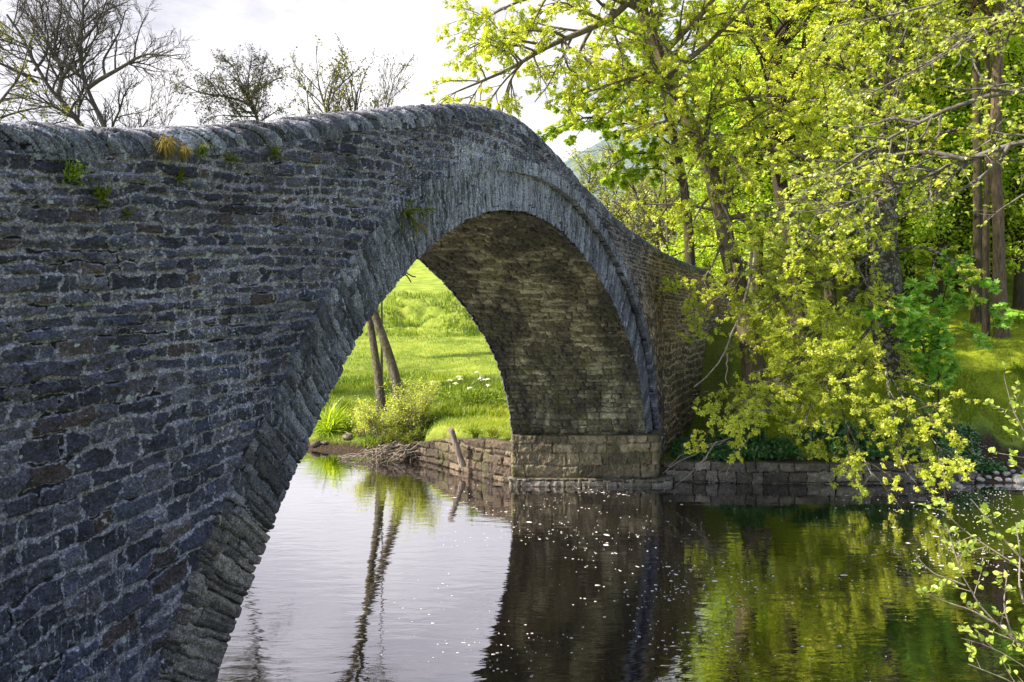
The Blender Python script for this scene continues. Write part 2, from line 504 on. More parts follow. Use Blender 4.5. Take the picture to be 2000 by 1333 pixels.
col = g.mix(g.math('SUBTRACT', v, 2.0, clamp=True), col, forest)
ff = g.ramp(n3, [(0.25, 0.6), (0.5, 1.0), (0.75, 1.4)])
col = g.mix(1.0, col, ff, 'MULTIPLY')
finish(g, col, 0.95, g.math('ADD', n2, g.math('MULTIPLY', n3, 0.4)), 0.8, 0.12, 0.1)
go = grid('ground', np.stack([GX, GY, GZ], -1), m, attrs={'veg': veg(GX, GY)})
tag(go, kind='structure')

m, g = newmat('river_water')
pos = g.add('ShaderNodeNewGeometry').outputs['Position']
a1 = g.noise(g.scaled(pos, (0.9, 2.6, 1)), 1.5, 3, 0.5, 0.3)
a2 = g.noise(g.scaled(pos, (1.4, 4.5, 1)), 4.0, 3, 0.55, 0.4)
pat = g.ramp(g.noise(pos, 0.22, 2, 0.5), [(0.35, 0.25), (0.65, 1.0)])
h = g.math('ADD', g.math('MULTIPLY', a1, 1.0), g.math('MULTIPLY', g.math('MULTIPLY', a2, 0.12), pat))
bn = g.add('ShaderNodeBump')
bn.inputs['Strength'].default_value = 0.055
bn.inputs['Distance'].default_value = 0.10
g.link(h, bn.inputs['Height'])
fr = g.add('ShaderNodeFresnel')
fr.inputs['IOR'].default_value = 2.2
g.link(bn.outputs[0], fr.inputs['Normal'])
df = g.add('ShaderNodeBsdfDiffuse')
df.inputs[0].default_value = (0.006, 0.004, 0.0025, 1)
gs_ = g.add('ShaderNodeBsdfGlossy')
gs_.inputs['Roughness'].default_value = 0.015
gs_.inputs[0].default_value = (0.97, 0.95, 1.0, 1)
g.link(bn.outputs[0], gs_.inputs['Normal'])
mx = g.add('ShaderNodeMixShader')
g.link(g.math('MULTIPLY', fr.outputs[0], 1.9, clamp=True), mx.inputs[0]); g.link(df.outputs[0], mx.inputs[1]); g.link(gs_.outputs[0], mx.inputs[2])
o_ = g.add('ShaderNodeOutputMaterial')
g.link(mx.outputs[0], o_.inputs[0])
wx, wy = np.meshgrid(np.linspace(-260, 260, 60), np.linspace(5.5, 42, 20))
wo_ = grid('water', np.stack([wx, wy, np.zeros_like(wx)], -1), m)
tag(wo_, kind='structure')


# ------------------------------------------------------------------ masonry
def masonry(U, V, ch, sl, seed, wu=0.02, wv=0.02, chr_=(0.6, 1.45)):
    """random coursed rubble. U along the course, V across. Returns distance to the joints, local coords, random numbers per stone"""
    r = np.random.default_rng(seed)
    U = U + wu * fbm(U * 7, V * 7, seed, 3) + 1.5 * wu * vn(U * 1.3, V * 1.3, seed + 3)
    V = V + wv * fbm(U * 5, V * 6, seed + 50, 3) + 2.0 * wv * vn(U * 0.9, V * 0.9, seed + 4)
    lo, hi = V.min() - 0.5, V.max() + 0.5
    cb = [lo]
    while cb[-1] < hi:
        cb.append(cb[-1] + ch * r.uniform(*chr_))
    cb = np.array(cb)
    ci = np.clip(np.searchsorted(cb, V) - 1, 0, len(cb) - 2)
    dv0, dv1 = V - cb[ci], cb[ci + 1] - V
    du0 = np.zeros_like(U); du1 = np.zeros_like(U)
    sid = np.zeros(U.shape, np.int64)
    ulo, uhi = U.min() - 1, U.max() + 1
    base = 0
    for k in range(len(cb) - 1):
        msk = ci == k
        if not msk.any():
            continue
        hgt = cb[k + 1] - cb[k]
        n = int((uhi - ulo) / (sl * 0.5)) + 4
        ln = sl * (0.55 + 0.45 * hgt / ch) * r.choice([0.55, 0.8, 1.0, 1.3, 1.8], n) * r.uniform(0.8, 1.2, n)
        ub = ulo - r.uniform(0, sl) + np.concatenate([[0], np.cumsum(ln)])
        u = U[msk]
        j = np.clip(np.searchsorted(ub, u) - 1, 0, n - 1)
        du0[msk] = u - ub[j]; du1[msk] = ub[j + 1] - u
        sid[msk] = base + j
        base += n
    rr = r.random((base + 1, 5))
    return du0, du1, dv0, dv1, rr[sid]


def stonework(U, V, ch, sl, seed, jw=0.02, bed=0.03, depth=0.03, tilt=0.10, wu=0.02, wv=0.02, rough=0.012, chr_=(0.6, 1.45), base=0.55):
    du0, du1, dv0, dv1, rr = masonry(U, V, ch, sl, seed, wu, wv, chr_)
    bw_ = bed * (0.6 + 0.8 * (0.5 + 0.5 * vn(U * 1.7, V * 2.5, seed + 9)))
    d = np.minimum(np.minimum(du0, du1) / jw, np.minimum(dv0, dv1) / bw_)
    d = d + 0.45 * fbm(U * 14, V * 14, seed + 20, 3)
    prof = sstep(0.35, 1.6, d)
    joint = 1 - sstep(0.35, 1.15, d)
    crack = (1 - sstep(0.12, 0.55, d)) * sstep(0.30, 0.60, fbm(U * 2.2, V * 3.0, seed + 61, 3))
    uc, vc = (du1 - du0) * 0.5, (dv1 - dv0) * 0.5
    h = prof * depth * (base + 0.9 * rr[..., 0])
    h = h + prof * (tilt * uc * (rr[..., 1] - 0.5) + tilt * 1.3 * vc * (rr[..., 2] - 0.5))
    h = h + rough * fbm(U * 9, V * 9, seed + 30, 4) * (0.4 + 0.6 * prof) + 0.5 * rough * fbm(U * 34, V * 34, seed + 33, 2)
    h = h + 0.018 * fbm(U * 0.8, V * 0.8, seed + 36, 2)
    h = h - 0.03 * crack
    return h, dict(smear=np.ones_like(h), joint=joint, tone=rr[..., 3], hue=rr[..., 4], crack=crack)


# intrados measured as a free curve (radius over angle around one centre)
YC, ZC = 15.46, -2.45
_obs = np.array([(490, 1130), (548, 990), (562, 940), (600, 870), (640, 780), (700, 650), (745, 590), (790, 532), (825, 494), (865, 457), (920, 425), (960, 412), (1000, 411),
                 (1050, 420), (1100, 450), (1150, 506), (1190, 567), (1220, 630), (1245, 700), (1258, 770), (1265, 850)], float)
_oy = (XV - 1265) * 23.0 / (XV - _obs[:, 0])
_oz = CZ + (YH - _obs[:, 1]) * _oy / F
_oa = np.arctan2((_oy - YC) / CS, _oz - ZC)
_or = np.hypot((_oy - YC) / CS, _oz - ZC)
_oa = np.concatenate([[-1.32], _oa, [1.20, 1.32]])
_or = np.concatenate([[_or[0] * 1.02], _or, [_or[-1] * 1.01, _or[-1] * 1.03]])
_ga = np.linspace(-1.32, 1.32, 400)
_gr = np.interp(_ga, _oa, _or)
_k = np.hanning(31); _k /= _k.sum()
_gr = np.convolve(np.pad(_gr, 15, 'edge'), _k, 'valid')


def intr(a):
    return np.interp(a, _ga, _gr)


def ring_t(a):
    return np.interp(a, [-1.2, -0.5, 0.0, 0.4, 0.8, 1.2], [0.56, 0.60, 0.68, 0.82, 0.92, 0.92])


def arc(a, r):
    """angle and radius in the plane of the face -> distance y and height z"""
    return YC + r * np.sin(a) * CS, ZC + r * np.cos(a)


def facept(y, z, d):
    return np.stack([face_x(y) + NF[0] * d, y + NF[1] * d, z + 0 * d], -1)


_tp = np.array([(1395, 534), (1370, 521), (1330, 505), (1300, 490), (1250, 456), (1200, 415), (1150, 362), (1100, 304), (1050, 254), (1000, 216), (960, 203), (930, 200), (880, 202), (800, 208), (700, 216), (600, 228),
                (520, 237), (450, 241), (300, 245), (200, 244), (100, 236), (0, 229)], float)[::-1]
_ty = (XV - 1265) * 23.0 / (XV - _tp[:, 0])
_tz = CZ + (YH - _tp[:, 1]) * _ty / F
_ty = np.concatenate([[-6, 1.0, 4.5], _ty, [34, 38, 46]])
_tz = np.concatenate([[5.55, 5.95, 6.18], _tz, [5.55, 5.3, 5.1]])
_gy = np.linspace(-6, 46, 1040)
_gz = np.interp(_gy, _ty, _tz)
_gz = np.convolve(np.pad(_gz, 7, 'edge'), np.ones(15) / 15, 'valid')
BACK = 0.42     # the far parapet stands a little lower


def top_z(y):
    return np.interp(y, _gy, _gz)


bridge = thing('stone_bridge', 'old humpbacked stone bridge of dark weathered rubble with one tall arch over the river', 'bridge', (X0 + TH * 15.4, 15.4, 0))
BO = np.array(bridge.location)

_ext_a = np.linspace(-1.55, 1.50, 900)
_ext_y, _ext_z = arc(_ext_a, intr(_ext_a) + ring_t(_ext_a) + 0.12)


def spandrel_bottom(y, base):
    z = np.interp(y, _ext_y, _ext_z, left=-9, right=-9)
    return np.maximum(z, base)


COPE = 0.30     # height of the coping course


def make_face(name, ycols, nrow, offset, sign, fine):
    """spandrel and parapet wall from the ring up to the coping, as one displaced sheet of masonry"""
    y = ycols
    zt = top_z(y) - COPE + 0.06 - (BACK if sign < 0 else 0)
    zb = spandrel_bottom(y, np.interp(y, [0, 7, 8, 22, 26, 32], [0.0, -0.6, -0.8, -0.8, 0.2, 2.0]))
    t = np.linspace(0, 1, nrow)[:, None]
    Y = np.broadcast_to(y, (nrow, len(y)))
    Z = zb + (zt - zb) * t
    S = Y / CS
    # courses: level in general, rising towards the arch low on the near side, following the hump near the top
    rise = 0.34 * np.clip((5.0 - Z) / 3.0, 0, 1) * np.clip(Y - 4.0, 0, 5.2) * (Y < 15)
    tz = top_z(Y)
    follow = sstep(2.3, 0.3, tz - Z)
    V = Z - rise - follow * (tz - 7.2) * 0.75
    q = np.clip(Z - 3.6, 0, None)
    V = V + 0.9 * np.where(q < 2, q * q * 0.25, q - 1.0)          # smaller stones higher up
    h, at = stonework(S, V, 0.235, 0.235, 11 if sign > 0 else 77, 0.018, 0.038, 0.048, 0.15, 0.036, 0.042, 0.026, (0.75, 1.28), -0.15)
    if not fine:
        h = h * 0.6
    # lime runs under the crown and above the ring
    st = 0.75 * np.exp(-((Y - 13.0) / 2.6) ** 2) * sstep(5.6, 6.6, Z) * (1 - sstep(7.3, 7.9, Z)) + 0.35 * fbm(S * 0.7, Z * 0.7, 90, 3) - 0.22
    at['streak'] = st
    at['smear'] = 0.25 + 0.95 * sstep(3.2, 5.2, Z + 0.5 * fbm(S * 0.6, Z * 0.6, 97, 2))
    at['tone'] = np.clip(at['tone'] - 0.13 * (1 - sstep(3.2, 5.0, Z)), 0, 1)
    at['brown'] = sstep(18.5, 25.0, Y + 1.2 * fbm(Y * 0.5, Z * 0.5, 88, 3)) * 0.9
    base = facept(Y, Z, sign * h if sign > 0 else -h)
    base[..., 0] += offset
    return grid(name, base, M_WALL, bridge, at, flip=(sign < 0), origin=BO)


yc_near = (XV - 1265) * 23.0 / (XV - np.linspace(-420, 1400, 1250))
ycols = np.concatenate([np.linspace(-5.5, yc_near[0], 130)[:-1], yc_near, np.linspace(yc_near[-1], 45, 60)[1:]])
make_face('spandrel_wall', ycols, 560, 0.0, 1, True)
make_face('spandrel_wall', np.linspace(-5.5, 45, 520), 130, -BW, -1, False)


def make_ring(name, na, nr, offset, sign, lo, hi, d0, mat, seed, jag):
    """ring of thin stones set on edge between two radii"""
    a = np.linspace(-1.22, 1.25, na)
    t = np.linspace(0, 1, nr)[:, None]
    A = np.broadcast_to(a, (nr, na))
    ra, rb = lo(a), hi(a)
    R = ra + (rb - ra) * t
    arcl = A * 9.2
    slant = 0.10 * (R - ra)
    # stones: U runs radially, V along the arc, so the "courses" are the thin voussoirs
    h, at = stonework(R * 1.0, arcl + slant * np.sign(A), 0.092, 0.80, seed, 0.012, 0.010, 0.034, 0.05, 0.030, 0.024, 0.012, (0.40, 2.0))
    at['crack'] = np.clip(at['joint'] * 0.78, 0, 1)
    stri = fbm(R * 1.6 + 9, (arcl + slant * np.sign(A)) * 38, seed + 5, 3)
    h = h + 0.009 * stri
    at['tone'] = np.clip(0.08 + 0.90 * at['tone'] + 0.22 * stri, 0, 1)
    rj = jag * (at['tone'] - 0.5) * 2 * (1 - t) ** 6
    y, z = arc(A, R + rj)
    h = h + (d0(A) if callable(d0) else d0)
    at['streak'] = -0.25 + 0.85 * np.exp(-((A + 0.1) / 0.55) ** 2) + 0 * R
    at['tone'] = np.clip(at['tone'] - 0.20 * sstep(-0.45, -0.95, A), 0, 1)
    at['brown'] = 0.38 * sstep(-0.92, -1.02, A + 0.05 * vn(A * 40, R, 7))
    pts = facept(y, z, h if sign > 0 else -h)
    pts[..., 0] += offset
    # turn the inner and outer edges back into the wall
    e0, e1 = pts[:1].copy(), pts[-1:].copy()
    e0 -= sign * NF * (0.14 if sign > 0 else 0.03)
    e1 -= sign * NF * 0.30
    pts = np.concatenate([e0, pts, e1], 0)
    at = {k: np.concatenate([q[:1], q, q[-1:]], 0) for k, q in at.items()}
    return grid(name, pts, mat, bridge, at, flip=(sign < 0), origin=BO)


make_ring('arch_ring', 1900, 90, 0.0, 1, lambda a: intr(a), lambda a: intr(a) + ring_t(a) + 0.06, lambda A: -0.005 - 0.125 * sstep(-0.35, 0.25, A), M_RING, 21, 0.014)
make_ring('hood_course', 1700, 34, 0.0, 1, lambda a: intr(a) + ring_t(a), lambda a: intr(a) + ring_t(a) + 0.24, lambda A: 0.0 + 0.035 * sstep(-0.3, 0.2, A), M_RING, 22, 0.012)
make_ring('arch_ring', 500, 20, -BW, -1, lambda a: intr(a), lambda a: intr(a) + ring_t(a) + 0.16, 0.0, M_RING, 23, 0.012)

# soffit
na, nd = 900, 170
a = np.linspace(-1.26, 1.20, na)
dd = np.linspace(-0.07, -BW + 0.03, nd)[:, None]
A = np.broadcast_to(a, (nd, na)); D = np.broadcast_to(dd, (nd, na))
h, at = stonework(D, A * 9.2, 0.125, 0.30, 31, 0.018, 0.018, 0.050, 0.22, 0.020, 0.018, 0.020, (0.5, 1.6))
y, z = arc(A, intr(A) - h + 0.02)
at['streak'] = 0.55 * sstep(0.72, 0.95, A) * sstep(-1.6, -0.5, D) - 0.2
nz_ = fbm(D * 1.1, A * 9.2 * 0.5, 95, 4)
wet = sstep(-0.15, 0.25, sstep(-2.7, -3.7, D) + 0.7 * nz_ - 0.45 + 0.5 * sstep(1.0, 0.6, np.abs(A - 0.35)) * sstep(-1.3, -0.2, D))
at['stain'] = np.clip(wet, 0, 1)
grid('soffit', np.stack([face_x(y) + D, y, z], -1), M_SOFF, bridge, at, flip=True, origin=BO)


# coping of stones on edge, rounded on top
def make_coping(offset, dz, y, npro, seed):
    wd = 0.25
    th = np.linspace(0, 1, npro)[:, None]
    ang = np.pi * th
    # profile: camera-side drop, round top, road-side drop
    pd = -0.02 - wd * (1 - np.cos(ang)) * 1.0
    pz = COPE * (np.sin(ang) ** 0.55) - COPE
    Y = np.broadcast_to(y, (npro, len(y)))
    S = Y / CS
    run = th * 0.95
    h, at = stonework(run + 0 * S + 0.25 * vn(S * 5, 0 * S, seed), S + 0.85 * run, 0.080, 0.45, seed, 0.010, 0.008, 0.038, 0.05, 0.018, 0.014, 0.014, (0.40, 2.0), 0.2)
    at['crack'] = np.clip(at['joint'] * 0.95, 0, 1)
    stri = fbm(run * 2.0, (S + 0.85 * run) * 34, seed + 5, 3)
    h = h + 0.008 * stri
    at['tone'] = np.clip(at['tone'] + 0.20 * stri + 0.22 * vn(S * 1.2, run * 3, seed + 8), 0, 1)
    nd_, nz_ = np.cos(ang), np.sin(ang)
    d = pd + nd_ * h + 0.0
    zz = top_z(Y) + dz + pz + nz_ * (h - 0.03)
    at['streak'] = 0 * S + 0.1
    pts = facept(Y, zz, d)
    pts[..., 0] += offset
    return grid('coping', pts, M_COPE, bridge, at, flip=False, origin=BO)


make_coping(0.0, 0.0, ycols, 56, 41)
make_coping(-BW + 0.55, -BACK, np.linspace(-5.5, 45, 700), 20, 42)
# road deck and inner faces of the parapets
m_road = stone_mat('road_gravel', [(0.0, (0.05, 0.05, 0.045)), (1.0, (0.20, 0.19, 0.17))], (0.1, 0.1, 0.1), 0.0, 0.0)
y = np.linspace(-5.5, 45, 120)
for nm, d0, z0, d1, z1 in (('road_deck', -0.42, -1.05, -BW * CS + 0.42, -1.05), ('parapet_wall', -0.42, -0.1, -0.42, -1.06), ('parapet_wall', -BW * CS + 0.42, -1.06, -BW * CS + 0.42, -0.1 - BACK)):
    p0, p1 = facept(y, top_z(y) + z0, d0), facept(y, top_z(y) + z1, d1)
    pts = np.stack([p0, p1], 0)
    z_ = np.zeros(pts.shape[:2])
    grid(nm, pts, m_road if nm == 'road_deck' else M_WALL, bridge, {'joint': z_, 'tone': z_ + 0.5, 'hue': z_ + 0.5, 'streak': z_}, origin=BO, flip=True)


# pier under the far springing: ledge of big squared blocks, and the wider wet plinth below it
def block_run(name, path, z0, z1, thick, mat, parent, seed, ch, sl, origin, topcap=0.4, nz=40, step=0.03, tilt=0.12, depth=0.03, jw=0.016, lean=0.0):
    """a stretch of wall along a plan polyline, front face displaced, with a top"""
    path = np.array(path, float)
    seg = np.r_[0, np.cumsum(np.hypot(*np.diff(path, axis=0).T))]
    n = max(8, int(seg[-1] / step))
    s = np.linspace(0, seg[-1], n)
    px = np.interp(s, seg, path[:, 0]); py = np.interp(s, seg, path[:, 1])
    tx, ty = np.gradient(px, s), np.gradient(py, s)
    k = np.hypot(tx, ty); nx, ny = ty / k, -tx / k
    t = np.linspace(0, 1, nz)[:, None]
    zt = z1(s) if callable(z1) else z1
    Z = z0 + (zt - z0) * t + 0 * s
    S = np.broadcast_to(s, Z.shape)
    h, at = stonework(S, Z, ch, sl, seed, jw, jw, depth, tilt, 0.028, 0.024, 0.024, (0.5, 1.6))
    h = h - lean * (Z - z0)
    front = np.stack([px + nx * h, py + ny * h, Z], -1)
    top = np.stack([px - nx * topcap, py - ny * topcap, Z[-1] + 0.0], -1)[None]
    topm = np.stack([px - nx * topcap * 0.3, py - ny * topcap * 0.3, Z[-1] + 0.012 * fbm(s * 3, s * 0, seed, 3)], -1)[None]
    bk = top.copy(); bk[..., 2] = z0
    pts = np.concatenate([front, topm, top, bk], 0)
    at['streak'] = np.zeros_like(h)
    at = {k_: np.concatenate([q, q[-1:] * 0.4, q[-1:] * 0.4, q[-1:]], 0) for k_, q in at.items()}
    return grid(name, pts, mat, parent, at, origin=origin)


def fp(y, d=0.0):
    return (face_x(y) + NF[0] * d, y + NF[1] * d)


block_run('pier_footing', [(0.02, 23.5), (0.02, 22.86), (face_x(22.9) + 0.26, 22.86), (face_x(22.9) + 0.30, 22.95), fp(23.9, 0.10)], -0.9, 1.37, 0.5, M_FOOT, bridge, 51, 0.27, 0.50, BO, 0.75, 90, 0.015, 0.20, 0.034, 0.018)
block_run('pier_plinth', [(-0.05, 23.4), (-0.05, 22.66), (face_x(22.9) + 0.30, 22.66), (face_x(22.9) + 0.62, 22.80), (face_x(23.5) + 0.7, 23.6)], -0.9, 0.20, 0.5, M_BANKW, bridge, 52, 0.21, 0.42, BO, 0.5, 36, 0.025, 0.2, 0.04)

rw = thing('river_wall', 'low dark retaining wall of squared blocks under the drooping beech, along the right bank', 'wall', (8.5, 23.1, 0))
block_run('wall_face', [(face_x(23.4) + 0.35, 23.35), (6.0, 23.05), (8.2, 22.98), (10.5, 23.02), (12.0, 23.05), (13.3, 23.3)], -0.9, lambda s: 0.58 - 0.03 * s / 8 - 0.34 * sstep(6.6, 8.8, s) + 0.03 * fbm(s * 2.2, s * 0, 7, 2), 0.5, M_BANKW, rw, 61, 0.20, 0.42, np.array(rw.location), 0.45, 50, 0.02, 0.25, 0.05, 0.018)
lw = thing('river_wall', 'low brown tumbledown river wall curving away from the foot of the arch below the meadow', 'wall', (-1.2, 24.6, 0))
block_run('wall_face', [(-4.0, 27.5), (-3.2, 26.7), (-2.4, 25.9), (-1.5, 24.75), (-0.7, 23.75), (0.1, 22.98)], -0.9, lambda s: np.interp(s, [0, 1.2, 2.2, 4.0, 6], [0.1, 0.55, 0.75, 1.05, 1.18]) + 0.05 * fbm(s * 2.2, s * 0, 3, 2), 0.5, M_WEST, lw, 62, 0.19, 0.38, np.array(lw.location), 0.45, 56, 0.02, 0.3, 0.055, 0.018)


# ------------------------------------------------------------------ trees
def resample(pts, K):
    pts = np.array(pts, float)
    s = np.r_[0, np.cumsum(np.linalg.norm(np.diff(pts, axis=0), axis=1))]
    # Catmull-like smoothing by dense interpolation and averaging
    q = np.linspace(0, s[-1], K * 4)
    d = np.stack([np.interp(q, s, pts[:, i]) for i in range(3)], -1)
    kk = max(1, K // 3) * 2 + 1
    pad = np.pad(d, ((kk // 2, kk // 2), (0, 0)), 'reflect', reflect_type='odd')
    d = np.stack([np.convolve(pad[:, i], np.ones(kk) / kk, 'valid') for i in range(3)], -1)
    idx = np.linspace(0, len(d) - 1, K).round().astype(int)
    return d[idx]


def tubes(pts, rad, sides):
    """pts (N,K,3), rad (N,K) -> verts, quads"""
    N, K = pts.shape[:2]
    if N == 0:
        return np.zeros((0, 3)), np.zeros((0, 4), int)
    T = norm(np.gradient(pts, axis=1))
    ref = np.where(np.abs(T[:, :1, 2:]) > 0.8, np.array([1.0, 0, 0]), np.array([0, 0, 1.0]))
    ref = np.broadcast_to(ref, T.shape)
    a = norm(np.cross(T, ref)); b = np.cross(T, a)
    th = np.linspace(0, 2 * np.pi, sides, endpoint=False)
    V = pts[:, :, None] + rad[:, :, None, None] * (np.cos(th)[:, None] * a[:, :, None] + np.sin(th)[:, None] * b[:, :, None])
    i = np.arange(N * K * sides).reshape(N, K, sides)
    j = np.roll(i, -1, 2)
    Fq = np.stack([i[:, :-1], j[:, :-1], j[:, 1:], i[:, 1:]], -1).reshape(-1, 4)
    return V.reshape(-1, 3), Fq


def grow(p, d, L, K, wander, trop, r):
    N = len(p)
    out = np.zeros((N, K, 3)); out[:, 0] = p
    st = (L / (K - 1))[:, None]
    for k in range(1, K):
        d = norm(d + wander * r.normal(size=(N, 3)) + np.asarray(trop) / K)
        p = p + d * st
        out[:, k] = p
    return out


def spawn(pts, rad, L, dens, ratio, lmin, lmax, ang, t0, flat, r, tip=True):
    """children along each parent: positions, directions, lengths, radii"""
    N, K = pts.shape[:2]
    n = np.maximum(1, np.round(dens * L * (1 - t0) * r.uniform(0.8, 1.2, N)).astype(int))
    par = np.repeat(np.arange(N), n)
    M = len(par)
    t = t0 + (1 - t0) * r.random(M) ** 0.85
    f = t * (K - 1)
    i = np.clip(f.astype(int), 0, K - 2); u = (f - i)[:, None]
    pos = pts[par, i] * (1 - u) + pts[par, i + 1] * u
    T = norm(pts[par, i + 1] - pts[par, i])
    q = r.normal(size=(M, 3))
    q[:, 2] *= (1 - flat)
    q = norm(q - T * np.sum(q * T, 1, keepdims=True))
    an = np.radians(r.uniform(ang[0], ang[1], M))[:, None]
    d = norm(np.cos(an) * T + np.sin(an) * q)
    ln = np.clip(ratio * L[par] * (1 - 0.6 * t) * r.uniform(0.6, 1.3, M), lmin, lmax)
    rr = rad[par, i] * (1 - u[:, 0]) + rad[par, i + 1] * u[:, 0]
    return pos, d, ln, np.minimum(rr * 0.65, ln * 0.022 + 0.001)


def leaves(pos, axis, nrm, size, wid, r, six=False, fold=0.18):
    N = len(pos)
    axis = norm(axis)
    nrm = norm(nrm - axis * np.sum(nrm * axis, 1, keepdims=True))
    s = np.cross(axis, nrm)
    L = size[:, None]; W = (size * wid)[:, None]
    up = nrm * W * fold
    if six:
        V = np.stack([pos, pos + 0.28 * L * axis + W * 0.85 * s + up, pos + 0.68 * L * axis + W * 0.80 * s + up, pos + L * axis - 0.04 * L * nrm,
                      pos + 0.68 * L * axis - W * 0.80 * s + up, pos + 0.28 * L * axis - W * 0.85 * s + up], 1)
        b = np.arange(N)[:, None] * 6
        Fq = np.concatenate([b + [0, 1, 2, 3], b + [0, 3, 4, 5]], 0)
    else:
        V = np.stack([pos, pos + 0.45 * L * axis + W * s + up, pos + L * axis, pos + 0.45 * L * axis - W * s + up], 1)
        b = np.arange(N)[:, None] * 4
        Fq = np.concatenate([b + [0, 1, 2], b + [0, 2, 3]], 0)
    return V, Fq


def leaf_fan(pos, axis, nrm, size, r):
    """palmate leaf: five lobes as five blades"""
    Vs, Fs, n = [], [], 0
    axis = norm(axis)
    nrm = norm(nrm - axis * np.sum(nrm * axis, 1, keepdims=True))
    s = np.cross(axis, nrm)
    for an, k in ((0, 1.0), (0.75, 0.85), (-0.75, 0.85), (1.5, 0.6), (-1.5, 0.6)):
        ax = math.cos(an) * axis + math.sin(an) * s - 0.12 * nrm
        V, Fq = leaves(pos, ax, nrm, size * k, 0.26, r, False, 0.1)
        Fs.append(Fq + n); n += V.shape[0] * 4; Vs.append(V.reshape(-1, 3))
    return np.concatenate(Vs), np.concatenate(Fs)


